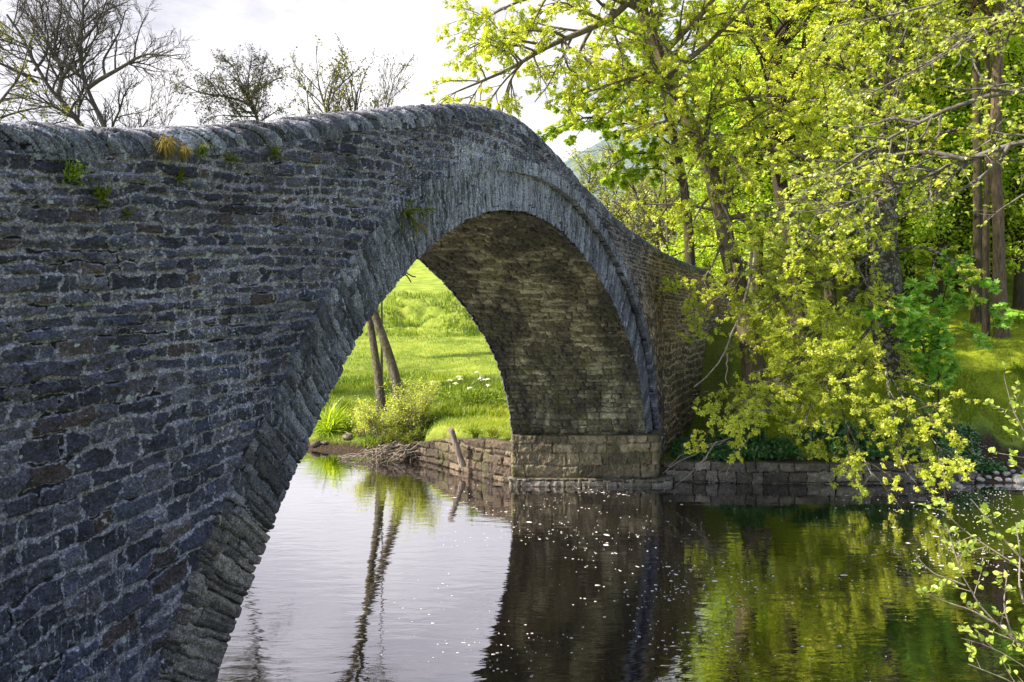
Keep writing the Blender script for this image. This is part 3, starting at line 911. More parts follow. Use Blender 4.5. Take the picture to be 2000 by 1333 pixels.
def build_tree(name, label, cat, base, trunks, limbs, levels, leaf, bark, seed, group=None, tsides=12, wobble=0.02, barename='branches', leafname='foliage', bare=False):
    """trunks / limbs: [(points, r0, r1)]; levels: dicts for spawn+grow; leaf: dict. Parts: trunk, branches, foliage"""
    r = np.random.default_rng(seed)
    root = thing(name, label, cat, base, group)
    O = np.array(base, float)
    K = 16
    Lp, Lr, Ll = [], [], []
    tv, tf, n = [], [], 0
    for src, is_tr in ((trunks, True), (limbs, False)):
        for pts, r0, r1 in src:
            q = resample(pts, K)
            ln = np.linalg.norm(np.diff(q, axis=0), axis=1).sum()
            q[1:] += wobble * ln * 0.25 * np.cumsum(r.normal(size=(K - 1, 3)), 0) / K * 1.2
            rr = r0 + (r1 - r0) * np.linspace(0, 1, K) ** 0.85
            if is_tr:
                flare = np.where(np.linspace(0, 1, K) < 0.12, 1.25 - 2 * np.linspace(0, 1, K), 1.0)
                rr = rr * np.maximum(flare, 1.0)
            if is_tr:
                q2 = np.stack([np.interp(np.linspace(0, K - 1, 48), np.arange(K), q[:, i]) for i in range(3)], -1)
                r2 = np.interp(np.linspace(0, K - 1, 48), np.arange(K), rr)
                V, Fq = tubes(q2[None], r2[None], tsides * 2)
                cen = np.repeat(q2, tsides * 2, 0)
                off = V - cen
                th = np.arctan2(off[:, 1], off[:, 0])
                V = cen + off * (1 + 0.10 * fbm(th * 1.5, V[:, 2] * 0.8, seed, 3) + 0.05 * vn(th * 7, V[:, 2] * 1.3, seed + 2))[:, None]
                tv.append(V); tf.append(Fq + n); n += len(V)
            Lp.append(q); Lr.append(rr); Ll.append((ln, is_tr))
    mk('trunk', np.concatenate(tv), np.concatenate(tf), bark, root, origin=O)
    pts = np.stack(Lp); rad = np.stack(Lr); L = np.array([l for l, _ in Ll])
    istr = np.array([t for _, t in Ll])
    bv, bf, n = [], [], 0

    def put(pt, rd, sd):
        nonlocal n
        V, Fq = tubes(pt, rd, sd)
        bv.append(V); bf.append(Fq + n); n += len(V)
    if (~istr).any():
        put(pts[~istr], rad[~istr], 8)
    last = None
    for li, lv in enumerate(levels):
        if li == 0:
            t0 = lv.get('t0', 0.2)
            cs = []
            for grp, tt in ((istr, lv.get('tt0', 0.30)), (~istr, t0)):
                if grp.any():
                    dens = lv['dens'] * (lv.get('trunk_mul', 1.0) if grp is istr else 1)
                    cs.append(spawn(pts[grp], rad[grp], L[grp], dens, lv['ratio'], lv['lmin'], lv['lmax'], lv['ang'], tt, lv.get('flat', 0), r))
            p, d, ln, r0 = [np.concatenate(c) for c in zip(*cs)]
        else:
            p, d, ln, r0 = spawn(pts, rad, L, lv['dens'], lv['ratio'], lv['lmin'], lv['lmax'], lv['ang'], lv.get('t0', 0.15), lv.get('flat', 0), r)
        if lv.get('clip'):
            keep = lv['clip'](p)
            p, d, ln, r0 = p[keep], d[keep], ln[keep], r0[keep]
        r0 = np.maximum(r0, lv.get('rmin', 0.002))
        Kl = lv.get('K', 6)
        pts = grow(p, d, ln, Kl, lv.get('wander', 0.12), lv.get('trop', (0, 0, 0)), r)
        rad = r0[:, None] * np.linspace(1, lv.get('tip', 0.35), Kl)
        L = ln
        put(pts, rad, lv.get('sides', 4))
    mk(barename, np.concatenate(bv), np.concatenate(bf), leaf.get('twig', bark) if leaf else bark, root, origin=O)
    if leaf:
        nl = leaf['n']
        M = len(pts) * nl
        par = np.repeat(np.arange(len(pts)), nl)
        t = r.uniform(leaf.get('t0', 0.15), 1.0, M)
        Kl = pts.shape[1]
        f = t * (Kl - 1); i = np.clip(f.astype(int), 0, Kl - 2); u = (f - i)[:, None]
        pos = pts[par, i] * (1 - u) + pts[par, i + 1] * u
        T = norm(pts[par, i + 1] - pts[par, i])
        q = r.normal(size=(M, 3)); q[:, 2] *= 0.5
        ax = norm(0.55 * T + 0.8 * norm(q) + np.array([0, 0, -leaf.get('droop', 0.25)]))
        nr = norm(np.array([0, 0, 1.0]) + leaf.get('tilt', 0.55) * r.normal(size=(M, 3)))
        pos = pos + leaf.get('spread', 0.0) * r.normal(size=(M, 3))
        if leaf.get('clip'):
            kp = leaf['clip'](pos)
            pos, ax, nr, par = pos[kp], ax[kp], nr[kp], par[kp]
            M = len(pos)
        sz = leaf['size'] * r.uniform(0.65, 1.25, M)
        tone = np.clip(0.5 + 0.17 * r.normal(size=len(pts))[par] + 0.16 * r.normal(size=M), 0, 1)
        if leaf.get('fan'):
            V, Fq = leaf_fan(pos, ax, nr, sz, r)
            at = np.concatenate([np.repeat(tone, 4)] * 5)
        else:
            V, Fq = leaves(pos, ax, nr, sz, leaf.get('wid', 0.33), r, leaf.get('six', False))
            at = np.repeat(tone, V.shape[1])
        print(name, 'leaves', M)
        mk(leafname, V.reshape(-1, 3), Fq, leaf['mat'], root, {'tone': at}, smooth=False, origin=O)
    return root


def PX(lst, y0, y1=None):
    y1 = y0 if y1 is None else y1
    n = len(lst)
    return [P(a, b, y0 + (y1 - y0) * i / max(1, n - 1)) for i, (a, b) in enumerate(lst)]


def gbase(x, y, dz=-0.1):
    return (x, y, float(ground_z(x, y)) + dz)


# --- the leaning beech beside the far end of the bridge
SPRAY = [dict(dens=3.4, ratio=0.42, lmin=0.6, lmax=2.6, ang=(28, 62), flat=0.55, wander=0.10, trop=(0, 0, -0.15), K=8, sides=5, t0=0.12),
         dict(dens=6.0, ratio=0.42, lmin=0.3, lmax=1.2, ang=(28, 60), flat=0.65, wander=0.12, trop=(0, 0, -0.25), K=6, sides=4),
         dict(dens=8.0, ratio=0.45, lmin=0.15, lmax=0.5, ang=(30, 60), flat=0.6, wander=0.12, trop=(0, 0, -0.3), K=4, sides=3, rmin=0.0025)]
LB = dict(n=25, size=0.066, wid=0.38, mat=L_BEECH, droop=0.25, tilt=0.5, spread=0.02)

b1 = gbase(7.5, 25.0, -0.15)
build_tree('beech_tree', 'leaning beech beside the far end of the bridge, leafy limb reaching left over the parapet', 'tree', b1,
           [([b1] + PX([(1478, 735), (1460, 640), (1440, 560), (1425, 500), (1408, 430), (1395, 335), (1352, 250), (1298, 150), (1277, 60), (1235, -20), (1200, -130)], 25.0, 24.6), 0.36, 0.10)],
           [(PX([(1240, -10), (1200, 34), (1118, 71), (1069, 90), (1012, 127), (964, 150), (890, 180)], 24.6, 20), 0.13, 0.02),
            (PX([(1255, 20), (1180, -10), (1090, -20), (1000, 10), (940, 45)], 24.6, 21), 0.09, 0.02),
            (PX([(1069, 90), (1020, 80), (960, 70), (900, 105)], 22.4, 20.5), 0.05, 0.012),
            (PX([(1118, 71), (1090, 130), (1070, 170), (1045, 200)], 23, 22), 0.04, 0.012),
            (PX([(1298, 150), (1240, 150), (1180, 170), (1120, 190)], 24.6, 22.5), 0.07, 0.015),
            (PX([(1298, 150), (1380, 90), (1450, 20), (1500, -60)], 24.6, 24), 0.11, 0.03),
            (PX([(1290, 110), (1370, 30), (1440, -60), (1480, -140)], 24.6, 22.5), 0.11, 0.03),
            (PX([(1352, 250), (1420, 200), (1500, 185), (1600, 200)], 24.8, 23), 0.10, 0.02),
            (PX([(1380, 300), (1340, 250), (1310, 230), (1270, 250)], 24.8, 23), 0.06, 0.015),
            (PX([(1395, 335), (1450, 300), (1530, 290), (1620, 330)], 24.8, 22.8), 0.09, 0.02),
            (PX([(1400, 370), (1380, 390), (1360, 420), (1345, 460)], 24.8, 23.5), 0.06, 0.015),
            (PX([(1408, 430), (1480, 415), (1560, 440), (1650, 500)], 25, 22.3), 0.09, 0.02),
            (PX([(1415, 460), (1400, 500), (1375, 545), (1340, 575)], 25, 23.2), 0.05, 0.012),
            (PX([(1425, 500), (1470, 520), (1520, 580), (1560, 640)], 25, 22.0), 0.06, 0.012),
            (PX([(1372, 290), (1362, 310), (1345, 335), (1335, 375)], 24.6, 22.2), 0.05, 0.012),
            (PX([(1297, 150), (1292, 180), (1305, 220), (1330, 270)], 24.5, 22.2), 0.05, 0.012),
            (PX([(1400, 370), (1408, 395), (1425, 430), (1430, 480)], 24.7, 22.4), 0.05, 0.012),
            (PX([(1276, 60), (1290, 80), (1310, 120), (1345, 160)], 24.5, 22.2), 0.05, 0.012),
            (PX([(1352, 250), (1380, 250), (1420, 290), (1450, 350)], 24.7, 22.2), 0.05, 0.012),
            (PX([(1418, 470), (1440, 540), (1400, 600), (1375, 640)], 24.8, 23), 0.05, 0.012)],
           SPRAY, LB, B_BEECH, 101, wobble=0.03)

# --- the old mossy trunk with the drooping sprays over the river wall
b2 = gbase(12.05, 26.0, -0.15)
drop = build_tree('beech_tree', 'stout lichen-spotted beech with mossy bole, its leafy boughs drooping over the low river wall', 'tree', b2,
           [([b2] + PX([(1741, 690), (1738, 620), (1730, 540), (1722, 430), (1735, 300), (1745, 180), (1750, 0), (1755, -160)], 26.0, 26.0), 0.52, 0.16)],
           [(PX([(1728, 520), (1690, 545), (1640, 600), (1600, 652), (1570, 690), (1540, 745), (1490, 760), (1435, 800)], 25.8, 21.2), 0.055, 0.012),
            (PX([(1600, 652), (1560, 710), (1520, 770), (1480, 825)], 22.8, 21.2), 0.03, 0.01),
            (PX([(1729, 560), (1700, 640), (1730, 720), (1780, 800), (1840, 880)], 25.6, 20.4), 0.07, 0.012),
            (PX([(1700, 640), (1650, 700), (1640, 800), (1680, 880), (1705, 930)], 23.5, 20.4), 0.05, 0.01),
            (PX([(1680, 690), (1600, 720), (1585, 780), (1570, 835)], 23.0, 21.0), 0.05, 0.01),
            (PX([(1730, 720), (1740, 800), (1750, 870), (1770, 925)], 22.3, 20.2), 0.04, 0.01),
            (PX([(1722, 460), (1650, 450), (1580, 480), (1520, 540)], 25.8, 22.4), 0.09, 0.015),
            (PX([(1722, 430), (1640, 390), (1560, 390), (1480, 430)], 25.8, 22.8), 0.10, 0.02),
            (PX([(1724, 480), (1700, 500), (1640, 540), (1560, 560), (1480, 610)], 25.6, 22), 0.08, 0.015),
            (PX([(1728, 500), (1790, 480), (1850, 500), (1890, 560)], 26, 23.5), 0.08, 0.015),
            (PX([(1730, 330), (1790, 280), (1870, 250), (1950, 260)], 26, 24.5), 0.11, 0.02),
            (PX([(1730, 320), (1660, 260), (1590, 240), (1500, 250)], 26, 23.5), 0.11, 0.02),
            (PX([(1740, 220), (1660, 140), (1590, 100), (1530, 90)], 26, 24), 0.11, 0.02),
            (PX([(1745, 180), (1820, 110), (1890, 60), (1960, 30)], 26, 24.5), 0.11, 0.02),
            (PX([(1750, 60), (1680, 0), (1620, -60), (1560, -120)], 26, 24), 0.11, 0.02),
            (PX([(1752, 20), (1820, -60), (1880, -140)], 26, 24.5), 0.11, 0.03)],
           SPRAY, LB, B_OLD, 102, wobble=0.03)
# bare drooping boughs close to the bridge, dead ends hanging to the water
r = np.random.default_rng(5)
dl = []
for q, y0, y1, ra in (([(1470, 480), (1464, 560), (1440, 625), (1420, 690), (1385, 730), (1355, 757)], 23.4, 22.4, 0.045),
                      ([(1420, 690), (1422, 730), (1420, 752)], 22.8, 22.5, 0.028),
                      ([(1440, 850), (1400, 870), (1360, 885), (1320, 905), (1295, 925)], 21.4, 21.0, 0.016),
                      ([(1400, 862), (1380, 890), (1350, 925), (1320, 948)], 21.3, 21.2, 0.016),
                      ([(1425, 856), (1370, 872), (1335, 884), (1305, 912)], 21.5, 21.6, 0.014),
                      ([(1460, 850), (1445, 880), (1425, 905), (1418, 930)], 21.2, 21.1, 0.014),
                      ([(1390, 875), (1372, 900), (1365, 925)], 21.3, 21.3, 0.012)):
    k = resample(PX(q, y0, y1), 10)
    k[1:-1] += 0.03 * r.normal(size=(8, 3))
    dl.append((k, ra))
V, Fq = tubes(np.stack([k for k, _ in dl]), np.stack([ra * np.linspace(1, 0.35, 10) for _, ra in dl]), 6)
mk('dead_boughs', V, Fq, B_TWIG, drop, origin=np.array(b2))

UP = [dict(dens=2.6, ratio=0.40, lmin=1.0, lmax=4.5, ang=(35, 70), flat=0.3, wander=0.10, trop=(0, 0, 0.1), K=8, sides=5, tt0=0.30, trunk_mul=1.6),
      dict(dens=4.2, ratio=0.45, lmin=0.4, lmax=1.8, ang=(30, 60), flat=0.5, wander=0.12, trop=(0, 0, -0.1), K=6, sides=4),
      dict(dens=6.0, ratio=0.45, lmin=0.2, lmax=0.7, ang=(30, 60), flat=0.5, wander=0.12, trop=(0, 0, -0.2), K=4, sides=3, rmin=0.003)]
LO = dict(n=14, size=0.09, wid=0.36, mat=L_BEECH, droop=0.2, tilt=0.6, spread=0.03)

b3 = gbase(P(1560, 650, 30)[0], 30, -0.15)
build_tree('beech_tree', 'dark upright trunk forking high, standing between the leaning beech and the stout mossy one', 'tree', b3,
           [([b3] + PX([(1552, 560), (1535, 420), (1510, 290), (1508, 150), (1492, 20), (1480, -180)], 30, 30), 0.34, 0.14),
            (PX([(1508, 150), (1530, 60), (1540, -20), (1560, -180)], 30, 29), 0.20, 0.10)],
           [(PX([(1510, 110), (1570, 50), (1600, 0), (1630, -60)], 30, 28), 0.10, 0.03),
            (PX([(1510, 290), (1560, 260), (1600, 270), (1660, 300)], 30, 28), 0.09, 0.03)],
           UP, LO, B_DARK, 103)
b4 = gbase(P(1957, 655, 31)[0], 31, -0.1)
build_tree('pine_tree', 'tall reddish trunk on sunlit moss, thicker one of the close pair near the right edge', 'tree', b4,
           [([b4] + PX([(1952, 560), (1944, 300), (1950, 60), (1955, -250)], 31, 31), 0.225, 0.14)], [],
           [dict(UP[0], tt0=0.62, trunk_mul=2.0), UP[1], UP[2]], LO, B_PINE, 104)
b5 = gbase(P(1926, 640, 31.6)[0], 31.6, -0.1)
build_tree('pine_tree', 'slimmer pale brown trunk immediately left of the thick reddish one near the right edge', 'tree', b5,
           [([b5] + PX([(1925, 560), (1929, 300), (1930, 60), (1920, -220)], 31.6, 31.6), 0.125, 0.08)], [],
           [dict(UP[0], tt0=0.62, trunk_mul=2.0), UP[1], UP[2]], LO, B_PINE, 105)
b6 = gbase(P(1908, 620, 34)[0], 34, -0.1)
build_tree('pine_tree', 'dark shaded trunk half hidden behind the close pair of reddish trunks', 'tree', b6,
           [([b6] + PX([(1910, 480), (1908, 300), (1905, 60), (1900, -200)], 34, 34), 0.19, 0.13)], [],
           [dict(UP[0], tt0=0.62, trunk_mul=2.0), UP[1], UP[2]], LO, B_DARK, 106)

# --- wood behind: bare-boled trees with high and low foliage, copied
WOODL = [dict(dens=2.2, ratio=0.32, lmin=1.2, lmax=4.5, ang=(40, 85), flat=0.3, wander=0.10, trop=(0, 0, 0.0), K=7, sides=4, tt0=0.12, trunk_mul=2.6),
         dict(dens=3.5, ratio=0.45, lmin=0.5, lmax=1.8, ang=(30, 65), flat=0.4, wander=0.14, trop=(0, 0, -0.1), K=5, sides=3, rmin=0.004)]
LW = dict(n=34, size=0.17, wid=0.42, mat=L_WOOD, droop=0.2, tilt=0.7, spread=0.22)


def copy_tree(o, loc, rz, sc, label, group=None):
    c = o.copy(); C.objects.link(c)
    c.location = loc; c.rotation_euler = (0, 0, rz); c.scale = (sc, sc, sc)
    c['label'] = label
    if group:
        c['group'] = group
    for ch in list(o.children):
        k = ch.copy(); C.objects.link(k); k.parent = c
    return c


WL = 'leafy tree crowding the shaded wood behind the mossy bank'
WG = 'trees of the wood behind the bank'
wb = gbase(P(1660, 580, 40)[0], 40, -0.1)
wtree = build_tree('woodland_tree', WL, 'tree', wb, [([wb, np.array(wb) + (0.1, 0, 5), np.array(wb) + (-0.2, 0.2, 11), np.array(wb) + (0.1, 0, 18)], 0.26, 0.08)], [], WOODL, LW, B_DARK, 201, WG)
rr_ = np.random.default_rng(77)
for (X, y) in [(1480, 41), (1560, 43), (1622, 38), (1705, 37), (1690, 45), (1775, 42), (1830, 39), (1880, 44), (1990, 38), (2040, 41), (1945, 47), (1420, 48), (1530, 52), (1620, 54), (1740, 52),
               (1840, 55), (1930, 58), (2050, 52), (2150, 45), (1600, 64), (1720, 66), (1850, 68), (1980, 70), (2120, 62), (2280, 50), (2400, 42)]:
    x = P(X, 0, y)[0]
    copy_tree(wtree, gbase(x, y, -0.15), rr_.uniform(0, 6.28), rr_.uniform(0.8, 1.15), WL, WG)

PL = 'pale budding tree of the far hedge behind the parapet and the leaning beech'
PG = 'pale trees of the far hedge'
pb = gbase(P(1150, 0, 70)[0], 70, -0.2)
ptree = build_tree('hedge_tree', PL, 'tree', pb, [([pb, np.array(pb) + (0.3, 0, 3), np.array(pb) + (-0.4, 0.2, 7), np.array(pb) + (0.2, 0, 12)], 0.22, 0.05)], [],
                   [dict(WOODL[0], ratio=0.42, ang=(30, 65), trop=(0, 0, 0.25)), WOODL[1]], dict(n=9, size=0.20, wid=0.42, mat=L_HEDGE, droop=0.2, tilt=0.8, spread=0.2), B_ASH, 203, PG)
for (X, y) in [(1195, 76), (1240, 66), (1285, 72), (1330, 64), (1370, 75), (1105, 84), (1415, 70)]:
    copy_tree(ptree, gbase(P(X, 0, y)[0], y, -0.2), rr_.uniform(0, 6.28), rr_.uniform(0.75, 1.1), PL, PG)

# --- sycamore with deeper green leaves hanging behind the falling parapet
b7 = gbase(P(1352, 560, 33)[0], 33, -0.1)
build_tree('sycamore_tree', 'sycamore with fresh green leaf clusters hanging behind the falling right side of the parapet', 'tree', b7,
           [([b7] + PX([(1345, 430), (1325, 300), (1290, 180), (1250, 60), (1240, -100)], 33, 33), 0.24, 0.08)],
           [(PX([(1325, 300), (1270, 250), (1200, 230), (1130, 230), (1090, 250)], 33, 30), 0.08, 0.02),
            (PX([(1330, 330), (1280, 300), (1230, 300), (1190, 330)], 33, 31), 0.06, 0.015),
            (PX([(1305, 220), (1240, 180), (1170, 170), (1110, 190)], 33, 31), 0.07, 0.015),
            (PX([(1335, 360), (1290, 330), (1260, 330), (1235, 345)], 33, 31.5), 0.05, 0.015),
            (PX([(1290, 180), (1350, 120), (1400, 100)], 33, 32), 0.07, 0.02)],
           [dict(dens=3.5, ratio=0.38, lmin=0.6, lmax=1.9, ang=(30, 60), flat=0.5, wander=0.1, trop=(0, 0, -0.1), K=7, sides=4, tt0=0.5),
            dict(dens=6, ratio=0.42, lmin=0.25, lmax=0.7, ang=(30, 60), flat=0.5, wander=0.12, trop=(0, 0, -0.3), K=4, sides=3, rmin=0.004)],
           dict(n=26, size=0.135, mat=L_SYC, droop=0.35, tilt=0.4, spread=0.05, fan=True), B_DARK, 107)

# --- the low maple sapling spreading flat tiers of bright green leaves
b8 = gbase(P(1835, 690, 24.6)[0], 24.6, -0.05)
build_tree('maple_sapling', 'low sapling spreading flat tiers of bright emerald leaves before the mossy bole', 'sapling', b8,
           [([b8] + PX([(1830, 650), (1838, 600), (1850, 550), (1855, 520)], 24.6, 24.6), 0.035, 0.012),
            ([b8] + PX([(1800, 660), (1770, 640), (1735, 640)], 24.6, 24.0), 0.025, 0.01)],
           [(PX([(1838, 600), (1880, 590), (1930, 595), (1980, 625)], 24.6, 23.6), 0.018, 0.006),
            (PX([(1832, 640), (1790, 620), (1750, 610), (1700, 610)], 24.6, 23.4), 0.018, 0.006),
            (PX([(1850, 550), (1890, 545), (1940, 555)], 24.6, 24), 0.016, 0.006),
            (PX([(1850, 560), (1810, 550), (1780, 560)], 24.6, 24), 0.016, 0.006),
            (PX([(1832, 645), (1870, 640), (1920, 660)], 24.6, 23.8), 0.016, 0.006),
            (PX([(1800, 660), (1830, 680), (1860, 690)], 24.5, 23.8), 0.014, 0.006)],
           [dict(dens=7, ratio=0.5, lmin=0.3, lmax=0.8, ang=(30, 65), flat=0.9, wander=0.08, trop=(0, 0, -0.1), K=5, sides=4, t0=0.15, tt0=0.3),
            dict(dens=11, ratio=0.45, lmin=0.12, lmax=0.35, ang=(30, 65), flat=0.9, wander=0.08, trop=(0, 0, -0.2), K=3, sides=3, rmin=0.003)],
           dict(n=9, size=0.14, mat=L_FRESH, droop=0.25, tilt=0.22, spread=0.02, fan=True), B_DARK, 108)

# --- thin bare trees behind the end of the bridge
for i, (q, ra, lab) in enumerate((([(1318, 520), (1310, 478), (1275, 440), (1245, 400), (1236, 350), (1222, 325), (1190, 290)], 0.17, 'bare forking tree leaning left behind the low end of the parapet'),
                                  ([(1308, 520), (1304, 470), (1303, 420), (1298, 370), (1300, 310), (1310, 260)], 0.13, 'slender upright tree with thin pale twigs just left of the leaning beech'),
                                  ([(1262, 520), (1250, 450), (1232, 420), (1205, 395), (1195, 392)], 0.08, 'small thin bent tree nearest the parapet edge, behind the bridge'))):
    y = 44 + 2 * i
    bb = gbase(P(q[0][0], 0, y)[0], y, -0.1)
    lim = [] if i else [(PX([(1275, 440), (1285, 390), (1295, 350), (1283, 300)], y), 0.09, 0.02), (PX([(1245, 400), (1215, 400), (1195, 392)], y), 0.06, 0.015)]
    build_tree('bare_tree', lab, 'tree', bb, [([bb] + PX(q[1:], y), ra, 0.03)], lim,
               [dict(dens=1.8, ratio=0.4, lmin=0.7, lmax=2.2, ang=(25, 55), wander=0.16, trop=(0, 0, 0.3), K=7, sides=4, tt0=0.25, trunk_mul=1.0),
                dict(dens=3.2, ratio=0.45, lmin=0.3, lmax=0.9, ang=(25, 60), wander=0.15, trop=(0, 0, 0.2), K=5, sides=3, rmin=0.005),
                dict(dens=4.0, ratio=0.45, lmin=0.2, lmax=0.5, ang=(25, 60), wander=0.15, K=3, sides=3, rmin=0.004)],
               dict(n=2, size=0.09, wid=0.4, mat=L_OAK, spread=0.03), B_ASH, 120 + i)

# --- near tree out of frame on the right: grey boughs reaching in
bn_ = gbase(8.9, 7.0, -0.2)
bnv = np.array(bn_)
OV = [([bnv + (0, 0, 4.6), bnv + (-0.9, 1.0, 5.6)] + PX([(2080, 255), (2000, 266), (1975, 281), (1885, 311), (1825, 326), (1765, 360), (1660, 394), (1590, 420)], 9.2, 9.8), 0.085, 0.010),
      ([bnv + (0, 0, 5.4), bnv + (-0.9, 1.2, 6.1)] + PX([(2080, 180), (2000, 172), (1956, 172), (1900, 195), (1799, 240), (1742, 266), (1675, 300), (1630, 345), (1560, 385)], 9.3, 10.2), 0.075, 0.009),
      ([bnv + (0, 0, 6.2), bnv + (-0.8, 1.2, 7.2)] + PX([(2080, -20), (2000, 19), (1937, 52), (1862, 94), (1817, 127), (1750, 165), (1697, 188)], 9.4, 10.2), 0.065, 0.008),
      ([bnv + (0, 0, 6.8), bnv + (-0.9, 1.2, 7.9)] + PX([(2050, -70), (1950, -40), (1885, 0), (1825, 11), (1742, 41), (1675, 32), (1610, 60)], 9.6, 10.6), 0.055, 0.008),
      (PX([(1885, 311), (1845, 303), (1800, 295), (1720, 310), (1650, 340), (1560, 350)], 9.4, 10), 0.035, 0.007),
      (PX([(1765, 360), (1700, 350), (1640, 360), (1580, 385), (1500, 400)], 9.6, 10.2), 0.02, 0.006),
      (PX([(1975, 281), (1940, 330), (1880, 370), (1800, 410)], 9.3, 9.8), 0.03, 0.006),
      (PX([(1799, 240), (1740, 230), (1690, 250), (1620, 245)], 9.6, 10.2), 0.022, 0.006),
      (PX([(2000, 380), (1960, 405), (1930, 430)], 9.0, 9.2), 0.012, 0.005)]
OVL = [dict(dens=8.0, ratio=0.30, lmin=0.25, lmax=0.8, ang=(25, 60), flat=0.3, wander=0.20, trop=(0, 0, 0.1), K=7, sides=4, t0=0.32, tt0=0.7, tip=0.4),
       dict(dens=9, ratio=0.5, lmin=0.12, lmax=0.4, ang=(30, 65), flat=0.2, wander=0.22, trop=(0, 0, 0.1), K=5, sides=3, rmin=0.0022),
       dict(dens=9.0, ratio=0.5, lmin=0.06, lmax=0.18, ang=(30, 65), wander=0.22, K=3, sides=3, rmin=0.0018)]
build_tree('oak_tree', 'near tree past the right edge, its grey crooked yellow-leaved boughs reaching in overhead', 'tree', bn_,
           [([bnv, bnv + (0.05, 0, 3), bnv + (-0.05, 0.05, 6), bnv + (0.1, 0.1, 9.5)], 0.30, 0.14)], OV, OVL,
           dict(n=4, size=0.048, wid=0.42, twig=B_GREY, mat=L_OAK, droop=0.1, tilt=0.9, spread=0.008, six=True), B_GREY, 130, wobble=0.05)

# --- alder shrub at the lower right, close to the camera
bs_ = gbase(2.95, 3.9, -0.05)
bsv = np.array(bs_)
SH = [([bsv] + PX([(2090, 1230), (2000, 1103), (1956, 1084), (1900, 1054), (1855, 1017), (1838, 992)], 4.1, 4.3), 0.012, 0.0022),
      (PX([(2030, 1130), (1985, 1080), (1960, 1054), (1919, 1002), (1896, 975)], 4.2, 4.3), 0.007, 0.002),
      ([bsv] + PX([(2070, 1330), (2000, 1260), (1937, 1215), (1885, 1144), (1862, 1073), (1851, 1028)], 4.0, 4.1), 0.013, 0.0022),
      (PX([(1885, 1144), (1850, 1130), (1825, 1122), (1800, 1100), (1787, 1080)], 4.05, 4.1), 0.005, 0.0018),
      (PX([(1937, 1215), (1900, 1193), (1860, 1180), (1825, 1167), (1799, 1152)], 4.0, 4.0), 0.006, 0.0018),
      ([bsv] + PX([(2060, 1350), (2000, 1302), (1937, 1264), (1877, 1249)], 3.9, 3.9), 0.009, 0.002),
      ([bsv] + PX([(2050, 1380), (2000, 1340), (1940, 1318), (1892, 1298)], 3.8, 3.8), 0.009, 0.002),
      (PX([(2000, 1180), (1990, 1140), (1993, 1080), (1985, 1020)], 4.0, 4.1), 0.006, 0.002),
      (PX([(2000, 1260), (1975, 1240), (1960, 1180), (1968, 1120)], 4.0, 4.0), 0.006, 0.002),
      ([bsv] + PX([(2120, 1000), (2040, 900), (2000, 850), (1985, 830), (1964, 800), (1960, 739)], 4.6, 4.7), 0.011, 0.0018),
      (PX([(2040, 900), (2005, 895), (1975, 890), (1945, 885)], 4.6, 4.6), 0.005, 0.0018),
      (PX([(2060, 940), (2020, 930), (1990, 912), (1975, 905)], 4.6, 4.6), 0.005, 0.0018)]
build_tree('alder_shrub', 'near twiggy shrub with pale round new leaves at the lower right corner', 'shrub', bs_,
           [([bsv, bsv + (0.05, 0.05, 0.5), bsv + (0.12, 0.15, 1.0)], 0.022, 0.012)], SH,
           [dict(dens=15, ratio=0.22, lmin=0.05, lmax=0.16, ang=(30, 65), wander=0.15, trop=(0, 0, 0.25), K=5, sides=4, t0=0.30, tt0=0.8, rmin=0.0013)],
           dict(n=6, size=0.031, wid=0.42, mat=L_ALDER, droop=-0.1, tilt=0.9, t0=0.3, spread=0.004, six=True), B_TWIG, 131, tsides=6, wobble=0.03, barename='stems')

# --- twin-stemmed tree on the meadow edge seen through the arch, its thin crown above the parapet
b9 = (P(762, 790, 29)[0], 29.0, float(ground_z(P(762, 790, 29)[0], 29.0)) - 0.1)
BARE = [dict(dens=3.2, ratio=0.36, lmin=0.8, lmax=2.1, ang=(18, 42), wander=0.10, trop=(0, 0, 0.5), K=8, sides=4, tt0=0.52, trunk_mul=1.3),
        dict(dens=5.5, ratio=0.45, lmin=0.35, lmax=1.2, ang=(20, 45), wander=0.12, trop=(0, 0, 0.4), K=5, sides=3, rmin=0.012),
        dict(dens=6.0, ratio=0.45, lmin=0.2, lmax=0.6, ang=(20, 50), wander=0.12, trop=(0, 0, 0.2), K=4, sides=3, rmin=0.010)]
build_tree('riverside_tree', 'twin grey stems leaning left, seen through the arch, twiggy crown above the parapet', 'tree', b9,
           [(PX([(747, 812), (742, 765), (733, 690), (720, 610), (706, 470), (694, 330), (690, 230), (700, 180)], 28.6), 0.165, 0.03),
            (PX([(792, 835), (784, 800), (770, 720), (746, 650), (722, 598), (690, 470), (655, 300), (636, 210), (622, 165)], 28.4), 0.205, 0.03)],
           [(PX([(690, 470), (640, 380), (610, 280), (600, 180)], 28.4, 29), 0.07, 0.02),
            (PX([(706, 470), (740, 340), (752, 230), (768, 165)], 28.6, 28), 0.06, 0.015)],
           BARE, dict(n=3, size=0.085, wid=0.42, twig=B_ASH, mat=L_OLIVE, spread=0.05), B_TWIN, 140, tsides=9)

